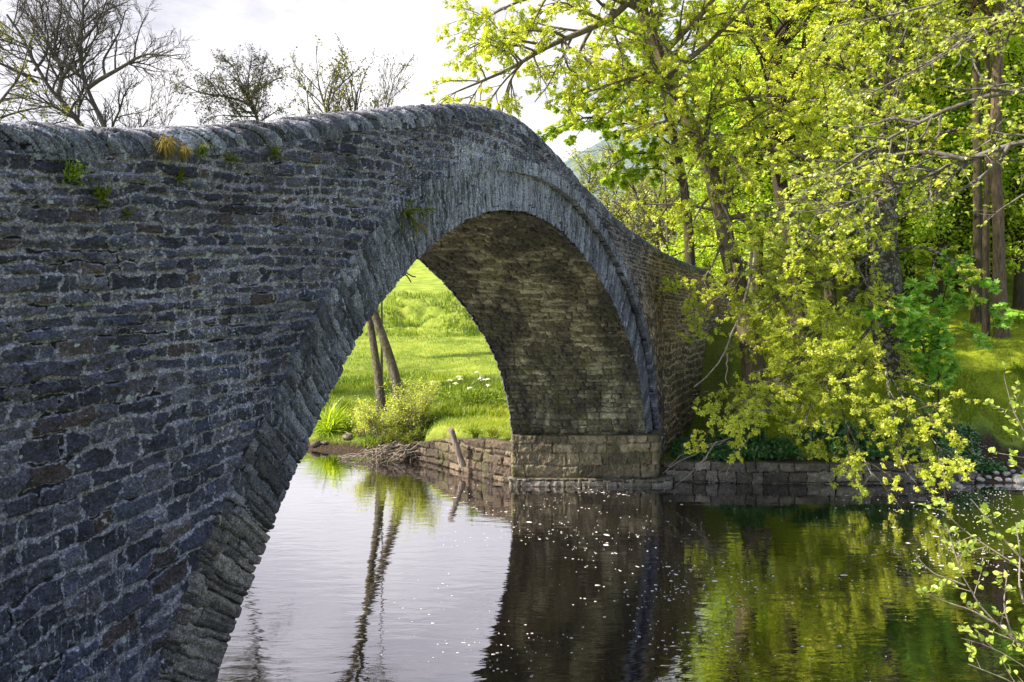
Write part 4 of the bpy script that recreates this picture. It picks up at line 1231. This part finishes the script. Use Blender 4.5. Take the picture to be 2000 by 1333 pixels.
# --- trees beyond the parapet on the left, against the bright sky
y = 34
ba = gbase(P(260, 0, y)[0], y, -0.1)
ASHL = [dict(dens=4.0, ratio=0.42, lmin=0.6, lmax=2.6, ang=(25, 55), wander=0.13, trop=(0, 0, 0.35), K=9, sides=5, t0=0.1, tt0=0.55, trunk_mul=0.6),
        dict(dens=6, ratio=0.6, lmin=0.5, lmax=1.5, ang=(25, 55), wander=0.13, trop=(0, 0, 0.4), K=6, sides=4, rmin=0.011),
        dict(dens=6.5, ratio=0.6, lmin=0.35, lmax=0.9, ang=(25, 50), wander=0.12, trop=(0, 0, 0.4), K=4, sides=3, rmin=0.0075, tip=0.8)]
build_tree('ash_tree', 'bare ash with two leaning trunks and crooked limbs against the glowing sky at upper left', 'tree', ba,
           [([ba] + PX([(240, 480), (190, 300), (165, 244), (142, 214), (112, 188), (75, 165), (67, 139), (64, 95), (45, 60), (15, 30)], y), 0.24, 0.04),
            ([ba] + PX([(265, 480), (232, 310), (205, 245), (188, 213), (172, 178), (158, 153), (148, 128), (150, 92), (163, 62), (173, 30), (165, -30)], y), 0.23, 0.04)],
           [(PX([(75, 165), (50, 148), (20, 132), (-20, 118)], y, y - 1), 0.10, 0.03),
            (PX([(112, 188), (120, 162), (125, 142), (112, 122), (104, 90), (115, 50), (122, 0), (118, -40)], y, y + 1), 0.10, 0.02),
            (PX([(171, 172), (195, 155), (230, 137), (260, 118), (278, 108), (300, 104), (325, 112), (352, 106)], y, y - 1), 0.11, 0.018),
            (PX([(205, 148), (200, 120), (215, 95), (235, 60), (245, 20)], y, y + 1), 0.06, 0.02),
            (PX([(262, 117), (265, 85), (275, 50), (290, 25)], y, y), 0.045, 0.015),
            (PX([(148, 128), (122, 132), (104, 110), (85, 70), (65, 40), (45, -10)], y, y + 1), 0.09, 0.02),
            (PX([(150, 92), (180, 60), (200, 25), (215, -20)], y, y + 1), 0.06, 0.02),
            (PX([(67, 139), (90, 110), (95, 70), (80, 20), (70, -30)], y, y + 1), 0.06, 0.02),
            (PX([(64, 95), (30, 80), (0, 60), (-30, 20)], y, y), 0.06, 0.02),
            (PX([(188, 213), (172, 216), (150, 214)], y, y), 0.035, 0.02)],
           ASHL, None, B_ASH, 141)
y = 46
bb = gbase(P(430, 0, y)[0], y, -0.1)
build_tree('thorn_tree', 'small rounded thorn tree with budding twigs above the parapet, standing alone left of centre', 'tree', bb,
           [([bb] + PX([(455, 520), (500, 320), (514, 252), (500, 222), (490, 205), (484, 190)], y), 0.17, 0.08)],
           [(PX([(490, 205), (465, 195), (430, 187), (390, 182), (355, 165)], y, y - 1), 0.09, 0.02),
            (PX([(488, 198), (500, 175), (510, 150), (515, 120)], y, y + 1), 0.08, 0.02),
            (PX([(484, 190), (470, 160), (455, 130), (440, 115)], y, y + 1), 0.08, 0.02),
            (PX([(500, 180), (530, 160), (550, 150)], y, y - 1), 0.06, 0.02),
            (PX([(484, 190), (485, 150), (492, 110)], y, y), 0.06, 0.02),
            (PX([(430, 187), (410, 160), (390, 140)], y, y), 0.05, 0.015),
            (PX([(505, 228), (470, 228), (430, 225), (400, 235)], y, y), 0.05, 0.015),
            (PX([(510, 236), (545, 215), (565, 210)], y, y), 0.05, 0.015)],
           [dict(dens=6.0, ratio=0.55, lmin=0.6, lmax=1.9, ang=(30, 65), wander=0.16, trop=(0, 0, 0.1), K=7, sides=4, t0=0.15, tt0=0.75),
            dict(dens=8, ratio=0.55, lmin=0.45, lmax=1.1, ang=(30, 65), wander=0.18, K=5, sides=3, rmin=0.012),
            dict(dens=6, ratio=0.5, lmin=0.2, lmax=0.5, ang=(30, 65), wander=0.18, K=3, sides=3, rmin=0.010)],
           dict(n=2, size=0.12, wid=0.35, mat=L_BUD, spread=0.04), B_ASH, 142)
for i, (X, y, tp, xl, lab) in enumerate(((255, 40, 150, 240, 'thin bare sapling behind the parapet, leftmost of three beside the ash trunks'),
                                         (285, 41, 165, 300, 'thin bare sapling behind the parapet, middle one of three beside the ash trunks'),
                                         (318, 40, 185, 332, 'thin bare sapling behind the parapet, rightmost of three beside the ash trunks'),
                                         (745, 36, 150, 762, 'slender sapling with small leaf buds, alone above the rising parapet left of the crown'))):
    bb = gbase(P(X, 0, y)[0], y, -0.1)
    build_tree('bare_sapling', lab, 'sapling', bb, [([bb] + PX([(X, 400), (X, 260), ((X + xl) / 2, (260 + tp) / 2), (xl, tp)], y), 0.055, 0.012)], [],
               [dict(dens=2.2, ratio=0.30, lmin=0.7, lmax=1.9, ang=(18, 40), wander=0.10, trop=(0, 0, 0.4), K=6, sides=4, tt0=0.62, trunk_mul=3.2),
                dict(dens=3.0, ratio=0.45, lmin=0.25, lmax=0.8, ang=(20, 50), wander=0.12, trop=(0, 0, 0.3), K=4, sides=3, rmin=0.012)],
               dict(n=2, size=0.08, wid=0.3, mat=L_BUD, spread=0.02), B_ASH, 150 + i, tsides=6)
y = 30
bb = gbase(P(-90, 0, y)[0], y, -0.1)
build_tree('leafy_shrub_tree', 'backlit yellow-green leafy tree behind the parapet at the left edge', 'tree', bb,
           [([bb] + PX([(-80, 500), (-60, 330), (-40, 250), (-10, 180)], y), 0.16, 0.06)],
           [(PX([(-50, 280), (0, 230), (50, 215), (110, 205)], y), 0.07, 0.02), (PX([(-40, 250), (0, 200), (40, 150), (60, 80)], y, y + 1), 0.07, 0.02),
            (PX([(-60, 330), (0, 280), (70, 250), (130, 235)], y), 0.07, 0.02), (PX([(-10, 180), (-10, 120), (0, 60)], y), 0.05, 0.02), (PX([(-40, 250), (-10, 150), (-30, 60)], y), 0.05, 0.02)],
           [dict(dens=3, ratio=0.42, lmin=0.6, lmax=1.6, ang=(30, 60), wander=0.14, trop=(0, 0, 0.1), K=6, sides=4),
            dict(dens=5, ratio=0.5, lmin=0.3, lmax=0.8, ang=(30, 60), wander=0.14, K=4, sides=3, rmin=0.006)],
           dict(n=6, size=0.10, wid=0.4, mat=L_OLIVE, spread=0.06), B_ASH, 160)

# ------------------------------------------------------------------ small plants
def tuft(name, label, cat, base, n, ln, spread, up, mat, seed, out=(0, 0, 0), wid=0.09, group=None, leafy=False, hang=0.6):
    """a tuft of curved blades, each of three joined pieces"""
    r = np.random.default_rng(seed)
    d = norm(r.normal(size=(n, 3)) * spread + np.array([0, 0, up]) + np.array(out))
    p = r.normal(size=(n, 3)) * ln * 0.12
    p[:, 2] = np.abs(p[:, 2]) * 0.3
    L = ln * r.uniform(0.5, 1.2, n)
    pts = grow(p, d, L, 5, 0.08, (0, 0, -hang), r)
    side = norm(np.cross(d, np.array([0.2, 0.1, 1.0]) + 0.4 * r.normal(size=(n, 3))))
    wd = (L * wid)[:, None, None] * np.array([0.5, 0.9, 1.0, 0.7, 0.1])[None, :, None]
    V = np.stack([pts - side[:, None] * wd * 0.5, pts + side[:, None] * wd * 0.5], 2)      # N,5,2,3
    i = np.arange(n * 10).reshape(n, 5, 2)
    Fq = np.stack([i[:, :-1, 0], i[:, :-1, 1], i[:, 1:, 1], i[:, 1:, 0]], -1).reshape(-1, 4)
    tone = np.repeat(np.clip(0.5 + 0.22 * r.normal(size=n), 0, 1), 10)
    VV, FF = V.reshape(-1, 3), [Fq]
    if leafy:
        k = 7
        par = np.repeat(np.arange(n), k)
        t = r.uniform(0.15, 1, n * k); f = t * 4; ii = np.clip(f.astype(int), 0, 3); u = (f - ii)[:, None]
        lp = pts[par, ii] * (1 - u) + pts[par, ii + 1] * u
        ax = norm(r.normal(size=(n * k, 3)) + 0.4 * d[par])
        lv, lf = leaves(lp, ax, r.normal(size=(n * k, 3)) + np.array([0, 0, 0.8]), ln * 0.15 * r.uniform(0.6, 1.3, n * k), 0.38, r)
        FF.append(lf + len(VV)); VV = np.concatenate([VV, lv.reshape(-1, 3)])
        tone = np.concatenate([tone, np.repeat(np.clip(0.5 + 0.2 * r.normal(size=n * k), 0, 1), 4)])
    o = mk(name, VV, FF, mat, None, {'tone': tone}, smooth=False)
    o.location = tuple(base)
    tag(o, label, cat, group)
    return o


def onwall(X, Y, d=0.03):
    y = (XV - 1265) * 23.0 / (XV - X)
    z = CZ + (YH - Y) * y / F
    return facept(np.array(y), np.array(z), np.array(d))


out = NF * 0.55
for i, (X, Y, n, ln, mt, leafy, lab) in enumerate((
        (127, 352, 34, 0.17, L_GRASS, True, 'tall bright green weed sprouting from the spandrel wall, leftmost of the wall plants'),
        (187, 388, 34, 0.17, L_FERN, True, 'bushy olive green weed beside a pale slab on the spandrel wall'),
        (240, 422, 16, 0.11, L_FERN, True, 'small dull green weed below the pale slab on the spandrel wall'),
        (345, 352, 18, 0.12, L_FERN, True, 'narrow dark green weed on the wall directly below the dry grass'),
        (442, 314, 20, 0.11, L_FERN, True, 'small green weed on the wall right of the dry grass'),
        (524, 305, 22, 0.15, L_FERN, True, 'upright green weed close under the coping, rightmost of the parapet weeds'),
        (788, 418, 40, 0.30, L_FERN, False, 'largest drooping fern rooted above the arch ring'),
        (826, 412, 22, 0.20, L_FERN, False, 'small green fern right of the largest one above the arch ring'),
        (811, 438, 22, 0.22, L_STRAW, False, 'brown withered fern hanging between the green ones on the arch ring'))):
    tuft('wall_fern' if i > 5 else 'wall_weed', lab, 'fern' if i > 5 else 'weed', onwall(X, Y), n, ln, 0.45, 0.75 if leafy else 0.3, mt, 300 + i, out, 0.10, 'plants rooted in the bridge wall', leafy, 0.6 if leafy else 1.6)
for i, (X, Y, n, ln, lab) in enumerate(((312, 290, 150, 0.20, 'dry straw-coloured grass tuft hanging over the coping, tallest of three'), (350, 302, 120, 0.14, 'dry grass tuft in the middle of the coping clump'), (385, 298, 110, 0.14, 'greener grass tuft at the right end of the dry clump on the coping'))):
    tuft('dry_grass', lab, 'grass tuft', onwall(X, Y - 8, 0.05), n * 2, ln * 0.85, 0.7, 0.1, L_FERN if i == 2 else L_STRAW, 330 + i, out, 0.035, 'dry grass on the coping', False, 2.2)


# grass over the meadow edge and the mossy bank: nobody could count it
def blades(name, x, y, ln, mat, seed, kind='stuff', wid=0.06, lean=0.35, label=None, tone=0.0):
    r = np.random.default_rng(seed)
    z = ground_z(x, y)
    n = len(x)
    p = np.stack([x, y, z - 0.01], -1)
    d = norm(np.array([0, 0, 1.0]) + lean * r.normal(size=(n, 3)) * np.array([1, 1, 0.3]))
    bend = norm(d + 0.8 * lean * r.normal(size=(n, 3)) + np.array([0, 0, -0.25]))
    an = r.uniform(0, 6.28, n)
    s = np.stack([np.cos(an), np.sin(an), 0 * an], -1) * (ln * wid)[:, None]
    L = ln[:, None]
    V = np.stack([p - s, p + s, p + d * L * 0.55 + s * 0.8, p + d * L * 0.55 - s * 0.8, p + d * L * 0.55 + bend * L * 0.5], 1)
    b = np.arange(n)[:, None] * 5
    tone = np.repeat(np.clip(0.5 + tone + 0.40 * fbm(x * 0.28, y * 0.6, seed, 4) + 0.15 * r.normal(size=n), 0, 1), 5)
    o = mk(name, V.reshape(-1, 3), [b + [0, 1, 2, 3], b + [3, 2, 4]], mat, None, {'tone': tone}, smooth=False)
    tag(o, label, 'grass', None, kind)
    return o


r = np.random.default_rng(9)
# meadow seen through the arch
n = 230000
X = r.uniform(100, 1060, n); yy = 23.4 * (84 / 23.4) ** (r.random(n) ** 1.0)
x = (X - 1000) / F * yy
dy = yy - bank_y(x)
keep = (dy > 0.35 + 0.3 * r.random(n)) & (x - face_x(yy) < -BW + 0.3 + 3.6 * (yy > 31))
keep &= (r.random(n) < np.interp(dy, [0, 9, 14, 24, 31, 34, 46, 50, 60], [1, 1, 0.45, 0.35, 0.5, 1, 1, 0.4, 0.2]))
x, yy, dy = x[keep], yy[keep], dy[keep]
ln = 0.085 * r.uniform(0.6, 1.5, len(x)) * (1 + 1.3 * (fbm(x * 0.5, yy * 0.8, 4, 3) > 0.25) * sstep(0, 1, np.abs(dy - 22) - 9)) * (1 + 0.012 * yy)
ter = sstep(31, 34, yy - bank_y(x)) * (1 - sstep(47, 51, yy - bank_y(x)))
blades('meadow_grass', x, yy, ln * (1 + 0.15 * ter), L_GRASS, 401, tone=-0.22 * ter, label='bright yellow-green meadow grass beyond the arch')
# mossy bank and wood floor on the right
n = 120000
x = r.uniform(4.6, 24, n); yy = 23.3 + 14 * r.random(n) ** 1.7
dy = yy - bank_y(x)
v_ = veg(x, yy)
keep = (dy > 0.4) & (v_ > 1.2) & (x - face_x(yy) > 0.1)
x, yy = x[keep], yy[keep]
ln = 0.085 * r.uniform(0.5, 1.5, len(x)) * (1 + 1.3 * (fbm(x * 0.7, yy * 0.7, 14, 3) > 0.30))
blades('bank_grass', x, yy, ln, L_MOSS, 402, wid=0.07, lean=0.5, label='mossy olive grass on the right bank')

# wild garlic carpets on the right bank: leaves, and white flowers
for k, (xa, xb, ya, yb, n, lab) in enumerate(((12.3, 14.2, 23.6, 25.3, 5200, 'dark green wild garlic carpet with white star flowers'), (5.6, 11.8, 23.35, 24.3, 9000, 'dark green leafy herbs along the top of the river wall'), (4.9, 7.4, 23.4, 27.0, 5200, 'dark herbs on the slope beside the foot of the bridge'))):
    x = r.uniform(xa, xb, n); yy = r.uniform(ya, yb, n)
    kp = fbm(x * 0.9, yy * 0.9, 60 + k, 3) > -0.25
    x, yy = x[kp], yy[kp]; n = len(x)
    p = np.stack([x, yy, ground_z(x, yy) + r.uniform(0.02, 0.22, n)], -1)
    V, Fq = leaves(p, norm(r.normal(size=(n, 3)) + np.array([0, -0.4, 0.2])), np.array([0, -0.5, 1.0]) + 0.5 * r.normal(size=(n, 3)), r.uniform(0.08, 0.17, n), 0.26, r, True)
    o = mk('herb_carpet', V.reshape(-1, 3), Fq, L_GARLIC, None, {'tone': np.repeat(np.clip(r.normal(0.5, 0.22, n), 0, 1), 6)}, smooth=False)
    tag(o, lab, 'ground cover', None, 'stuff')
    if k == 0:
        m_ = 200
        x, yy = r.uniform(xa, xb, m_), r.uniform(ya, yb, m_)
        p = np.stack([x, yy, ground_z(x, yy) + r.uniform(0.22, 0.32, m_)], -1)
        Vs, Fs, nn = [], [], 0
        for q in range(6):
            ax = np.stack([np.full(m_, math.cos(q * 1.047)), np.full(m_, math.sin(q * 1.047)), np.full(m_, 0.35)], -1)
            V, Fq = leaves(p, ax, np.array([0, -0.4, 1.0]) + np.zeros((m_, 3)), np.full(m_, 0.028), 0.4, r)
            Vs.append(V.reshape(-1, 3)); Fs.append(Fq + nn); nn += m_ * 4
        o = mk('garlic_flowers', np.concatenate(Vs), np.concatenate(Fs), L_PETAL, None, {'tone': np.full(nn, 0.6)}, smooth=False)
        tag(o, 'tiny white garlic flowers over the dark carpet', 'flowers', None, 'stuff')

# cow parsley on the meadow
for i, (X, Y, y, n, lab) in enumerate(((875, 745, 31.0, 5, 'white-flowered cow parsley, left clump on the meadow in the arch'), (935, 735, 30.0, 9, 'white-flowered cow parsley, taller clump at the right in the arch'))):
    x = P(X, 0, y)[0]
    rb = gbase(x, y, 0)
    root = thing('cow_parsley', lab, 'wild flower', rb)
    r2 = np.random.default_rng(500 + i)
    st = r2.normal(size=(n, 3)) * (0.42, 0.3, 0); st[:, 2] = 0
    d = norm(np.array([0, 0, 1.0]) + 0.22 * r2.normal(size=(n, 3)))
    Ls = r2.uniform(0.6, 1.05, n) * (1.25 if i else 1)
    pts = grow(st, d, Ls, 6, 0.05, (0, 0, 0.1), r2)
    for t_ in range(n):
        V, Fq = tubes(pts[t_:t_ + 1], np.full((1, 6), 0.010), 4)
        mk('stem', V, Fq, L_GRASS, root, {'tone': np.full(len(V), 0.4)})
    for t_ in range(n):
        ka, kr = 18, 5
        th = np.linspace(0, 2 * np.pi, ka, endpoint=False)
        rr2 = np.linspace(0.012, 0.10, kr)[:, None] * (1 + 0.25 * r2.normal(size=(kr, ka)))
        q = np.stack([rr2 * np.cos(th), rr2 * np.sin(th), -3.0 * rr2 ** 2 + 0.016 * r2.normal(size=(kr, ka))], -1)
        i_ = np.arange(kr * ka).reshape(kr, ka); j_ = np.roll(i_, -1, 1)
        Fq = np.stack([i_[:-1], j_[:-1], j_[1:], i_[1:]], -1).reshape(-1, 4)
        mk('umbel', pts[t_, -1] + q.reshape(-1, 3), Fq, L_PETAL, root, {'tone': np.clip(r2.normal(0.5, 0.3, kr * ka), 0, 1)}, smooth=False)
    k = 120
    lp = st[np.repeat(np.arange(n), k)] + r2.normal(size=(n * k, 3)) * (0.30, 0.25, 0.0); lp[:, 2] = r2.uniform(0.05, 0.55, n * k)
    V, Fq = leaves(lp, r2.normal(size=(n * k, 3)) + np.array([0, 0, 0.5]), r2.normal(size=(n * k, 3)) * 0.6 + np.array([0, 0, 1]), r2.uniform(0.07, 0.16, n * k), 0.3, r2)
    mk('leaves', V.reshape(-1, 3), Fq, L_GRASS, root, {'tone': np.repeat(np.clip(r2.normal(0.35, 0.2, V.shape[0]), 0, 1), 4)}, smooth=False)

# shrubs and tussocks on the meadow edge under the arch
def shrub(name, label, base, hgt, rad, n, leafn, size, mat, bark, seed, cat='shrub'):
    bv_ = np.array(base)
    r = np.random.default_rng(seed)
    lim = []
    for k in range(n):
        a_ = r.uniform(0, 6.28); q = rad * r.uniform(0.3, 1.0)
        lim.append(([bv_ + (0.1 * math.cos(a_), 0.1 * math.sin(a_), 0), bv_ + (0.5 * q * math.cos(a_), 0.5 * q * math.sin(a_), hgt * 0.55), bv_ + (q * math.cos(a_), q * math.sin(a_), hgt * r.uniform(0.6, 1.05))], 0.016, 0.004))
    return build_tree(name, label, cat, base, [([bv_ - (0, 0, 0.05), bv_ + (0, 0, 0.15), bv_ + (0.02, 0, 0.35)], 0.05, 0.02)], lim,
                      [dict(dens=10, ratio=0.4, lmin=0.2, lmax=0.55, ang=(25, 60), wander=0.15, trop=(0, 0, 0.1), K=5, sides=3, t0=0.2, rmin=0.003)],
                      dict(n=leafn, size=size, wid=0.4, mat=mat, spread=0.05), bark, seed, tsides=6, barename='stems')


for i, (X, y, h_, ra_, n, ln_, sz, mt, lab) in enumerate((
        (812, 27.9, 1.8, 1.0, 48, 10, 0.06, L_OAK, 'tall wispy pale shrub right of the twin stems at the water edge'),
        (745, 28.3, 1.4, 1.1, 48, 10, 0.06, L_OAK, 'yellow-green shrub around the foot of the twin stems'),
        (790, 27.2, 0.85, 0.95, 34, 11, 0.07, L_FERN, 'low dense grey-green bush over the tangled roots'),
        (905, 24.9, 0.55, 0.5, 12, 6, 0.05, L_FERN, 'scrubby weed bush behind the leaning stump on the river wall'),
        (706, 29.0, 0.65, 0.7, 16, 8, 0.05, L_BEECH, 'low yellow-green shrub left of the twin stems'))):
    shrub('riverside_shrub', lab, gbase(P(X, 0, y)[0], y, -0.03), h_, ra_, n, ln_, sz, mt, B_TWIG, 600 + i)
for i, (X, y, n, ln_, mt, lab) in enumerate(((645, 29.7, 420, 1.15, L_SYC, 'big lush green grass tussock on the mud bank beside the near arch edge'),
                                             (680, 29.6, 200, 0.65, L_GRASS, 'smaller yellow grass tussock on the mud bank'),
                                             (668, 31.6, 160, 0.55, L_FERN, 'brownish grass tussock on the meadow behind the lush one'),
                                             (925, 24.75, 170, 0.42, L_GRASS, 'grass tuft overhanging the brown river wall just right of the stump'),
                                             (962, 24.25, 150, 0.36, L_FERN, 'dull grass tuft overhanging the brown river wall, between stump and pier'),
                                             (868, 25.45, 190, 0.48, L_FERN, 'dull grass tuft overhanging the brown river wall left of the stump'),
                                             (995, 23.75, 140, 0.32, L_GRASS, 'grass tuft overhanging the brown river wall against the pier'))):
    tuft('grass_tussock', lab, 'grass tuft', gbase(P(X, 0, y)[0], y, -0.02), n, ln_, 0.55, 1.0, mt, 620 + i, (0, 0, 0), 0.035, None, False, 1.2)

# stump on the river wall
sp = PX([(905, 912), (897, 890), (890, 868), (884, 848), (878, 836)], 24.3)
V, Fq = tubes(resample(sp, 9)[None], (np.linspace(0.10, 0.085, 9) * (1 + 0.12 * np.sin(np.arange(9) * 2.1)))[None], 9)
o = mk('leaning_stump', np.concatenate([V, [sp[-1]]]), [Fq, np.array([[9 * 8 + k, 9 * 8 + (k + 1) % 9, 81] for k in range(9)])], B_DRIFT, origin=sp[0])
o.location = tuple(sp[0])
tag(o, 'leaning grey broken stump on the brown river wall under the arch', 'stump')

# tangle of washed-out roots at the water
r = np.random.default_rng(44)
rootp, rootr = [], []
for k in range(46):
    X = r.uniform(740, 845)
    p0 = P(X, 868 + r.uniform(-6, 10), 27.0 - (X - 740) * 0.006)
    X1 = X + r.normal(-45, 55)
    X1 = np.clip(X1, 625, 860)
    p3 = P(X1, r.uniform(893, 918), 26.6 + r.uniform(-0.9, 0.5)); p3[2] = max(p3[2], -0.05)
    pm = (p0 + p3) / 2 + r.normal(size=3) * (0.22, 0.2, 0.08)
    q = resample([p0, pm, p3], 12)
    q[1:-1] += 0.035 * r.normal(size=(10, 3))
    rootp.append(q); rootr.append(r.uniform(0.012, 0.038) * np.linspace(1, 0.4, 12))
V, Fq = tubes(np.stack(rootp), np.stack(rootr), 6)
rb = np.array(P(790, 0, 26.6)); rb[2] = 0
o = mk('root_tangle', V, Fq, B_DRIFT, origin=rb)
o.location = tuple(rb)
tag(o, 'tangle of bare washed-out roots and driftwood at the water under the twin stems', 'driftwood')


tw = thing('dead_twig', 'thin dead twig hanging below the near edge of the arch against the meadow', 'twig', facept(np.array(11.2), np.array(5.75), np.array(-1.2)))
V, Fq = tubes(np.stack([resample(PX(q_, 12.2), 8) for q_ in ([(768, 522), (785, 532), (797, 541), (803, 552)], [(782, 530), (793, 533), (806, 541), (812, 541)])]), np.full((2, 8), 0.010), 5)
mk('twig_stems', V, Fq, B_DARK, tw, origin=np.array(tw.location))


# stones
def rock(label, base, sx, sy, sz, seed, mat, group=None):
    r = np.random.default_rng(seed)
    nu, nv = 20, 14
    u = np.linspace(0, 2 * np.pi, nu, endpoint=False); v_ = np.linspace(0, np.pi, nv)[:, None]
    d = np.stack([np.cos(u) * np.sin(v_), np.sin(u) * np.sin(v_), np.cos(v_) + 0 * u], -1)
    k = 1 + 0.16 * fbm(d[..., 0] * 1.6 + seed, d[..., 1] * 1.6 + d[..., 2] * 1.3, seed, 3)
    cut = norm(r.normal(size=(6, 3)))
    q = d * k[..., None]
    for c in cut:
        e = q @ c - 0.72
        q = q - np.maximum(e, 0)[..., None] * c * 0.85
    q = q * (sx, sy, sz)
    i = np.arange(nu * nv).reshape(nv, nu); j = np.roll(i, -1, 1)
    Fq = np.stack([i[:-1], i[1:], j[1:], j[:-1]], -1).reshape(-1, 4)
    z_ = np.zeros(nu * nv)
    o = mk('stone', q.reshape(-1, 3), Fq, mat, None, {'tone': z_ + r.uniform(0.4, 1.0), 'joint': z_, 'hue': z_ + r.uniform(0.2, 0.8), 'streak': z_ - 0.5})
    o.location = tuple(base); o.rotation_euler = (r.uniform(-0.2, 0.2), r.uniform(-0.2, 0.2), r.uniform(0, 6))
    tag(o, label, 'stone', group)
    return o


M_ROCK = stone_mat('pale_river_stone', [(0.0, (0.10, 0.09, 0.08)), (0.4, (0.26, 0.24, 0.22)), (1.0, (0.48, 0.45, 0.42))], (0.2, 0.2, 0.2), 0.0, 0.2)
M_ROCKD = stone_mat('brown_bank_stone', [(0.0, (0.03, 0.024, 0.02)), (0.4, (0.09, 0.07, 0.055)), (1.0, (0.2, 0.17, 0.14))], (0.1, 0.1, 0.1), 0.0, 0.2)
GS = 'stones on the gravel spit'
bx, by, bz = P(1868, 942, 22.6)
o = rock('largest pale flat stone lying in the water at the end of the river wall', (bx, by, 0.03), 0.27, 0.18, 0.10, 700, M_ROCK, GS)
r = np.random.default_rng(71)
pos_txt = [(1903, 925, .10), (1922, 914, .12), (1938, 920, .13), (1946, 926, .11), (1958, 917, .12), (1966, 928, .12), (1978, 922, .10), (1985, 933, .14), (1915, 938, .12), (1930, 934, .09), (1950, 938, .11), (1970, 939, .10), (1992, 940, .18), (1940, 908, .10), (1975, 908, .12), (2005, 925, .14)]
for i, (X, Y, s) in enumerate(pos_txt):
    yy = 23.2 + (938 - Y) * 0.03
    x = P(X, 0, yy)[0]
    rock('pale rounded stone scattered on the muddy gravel spit at the right edge', (x, yy, float(ground_z(x, yy)) + s * 0.25), s * r.uniform(0.8, 1.2), s * r.uniform(0.7, 1.1), s * r.uniform(0.5, 0.75), 710 + i, M_ROCK, GS)
for i, (X, Y, s, lab) in enumerate(((680, 868, .30, 'flat brown stone on the mud bank under the arch, farther from the near arch edge'), (618, 872, .20, 'brown stone on the mud bank touching the near arch edge, bigger of two there'), (634, 878, .14, 'small brown stone on the mud bank beside the bigger one'))):
    yy = 28.9 if i == 0 else 28.6
    x = P(X, 0, yy)[0]
    rock(lab, (x, yy, float(ground_z(x, yy)) + 0.05), s, s * 0.7, s * 0.5, 740 + i, M_ROCKD, 'stones on the mud bank')
M_SAND = M_ROCKD
for i, (X, Y, yy, s, lab) in enumerate(((962, 866, 24.2, .34, 'mossy sandstone block lying on top of the brown river wall, nearer the pier'), (925, 876, 24.7, .22, 'smaller loose block on top of the brown river wall'))):
    x, _, z = P(X, Y, yy)
    rock(lab, (x, yy, z), s, 0.2, 0.09, 750 + i, M_WEST, 'loose blocks on the brown river wall')

# foam flecks on the dark water
r = np.random.default_rng(33)
n = 9000
xx = r.uniform(-4, 17, n); yy = r.uniform(9.5, 23, n)
den = fbm(xx * 0.35, yy * 0.5, 71, 4)
kp = (den + 0.35 * r.normal(size=n) > 0.30) & (yy < bank_y(xx) - 0.3) & (xx > -1.5 + 0.25 * r.normal(size=n))
xx, yy = xx[kp], yy[kp]; n = len(xx)
k = 8
th = np.linspace(0, 2 * np.pi, k, endpoint=False)
sz = 0.0072 * np.exp(0.5 * r.normal(size=n))
sz = np.where(r.random(n) < 0.05, sz * 1.9, sz)
el = r.uniform(1.0, 2.2, n)
rad = 1 + 0.25 * r.normal(size=(n, k))
ring = np.stack([xx[:, None] + (sz * el)[:, None] * rad * np.cos(th), yy[:, None] + sz[:, None] * rad * np.sin(th) * 1.3, np.full((n, k), 0.004)], -1)
ctr = np.stack([xx, yy, np.full(n, 0.012)], -1)[:, None]
V = np.concatenate([ring, ctr], 1)
b = np.arange(n)[:, None] * (k + 1)
Fq = np.concatenate([b + [q, (q + 1) % k, k] for q in range(k)], 0)
m, g = newmat('river_foam')
finish(g, (0.62, 0.58, 0.56), 0.7)
o = mk('foam_flecks', V.reshape(-1, 3), Fq, m)
tag(o, 'white foam flecks drifting on the dark water', 'foam', None, 'stuff')
print('verts', sum(len(o.data.vertices) for o in bpy.data.objects if o.type == 'MESH'))
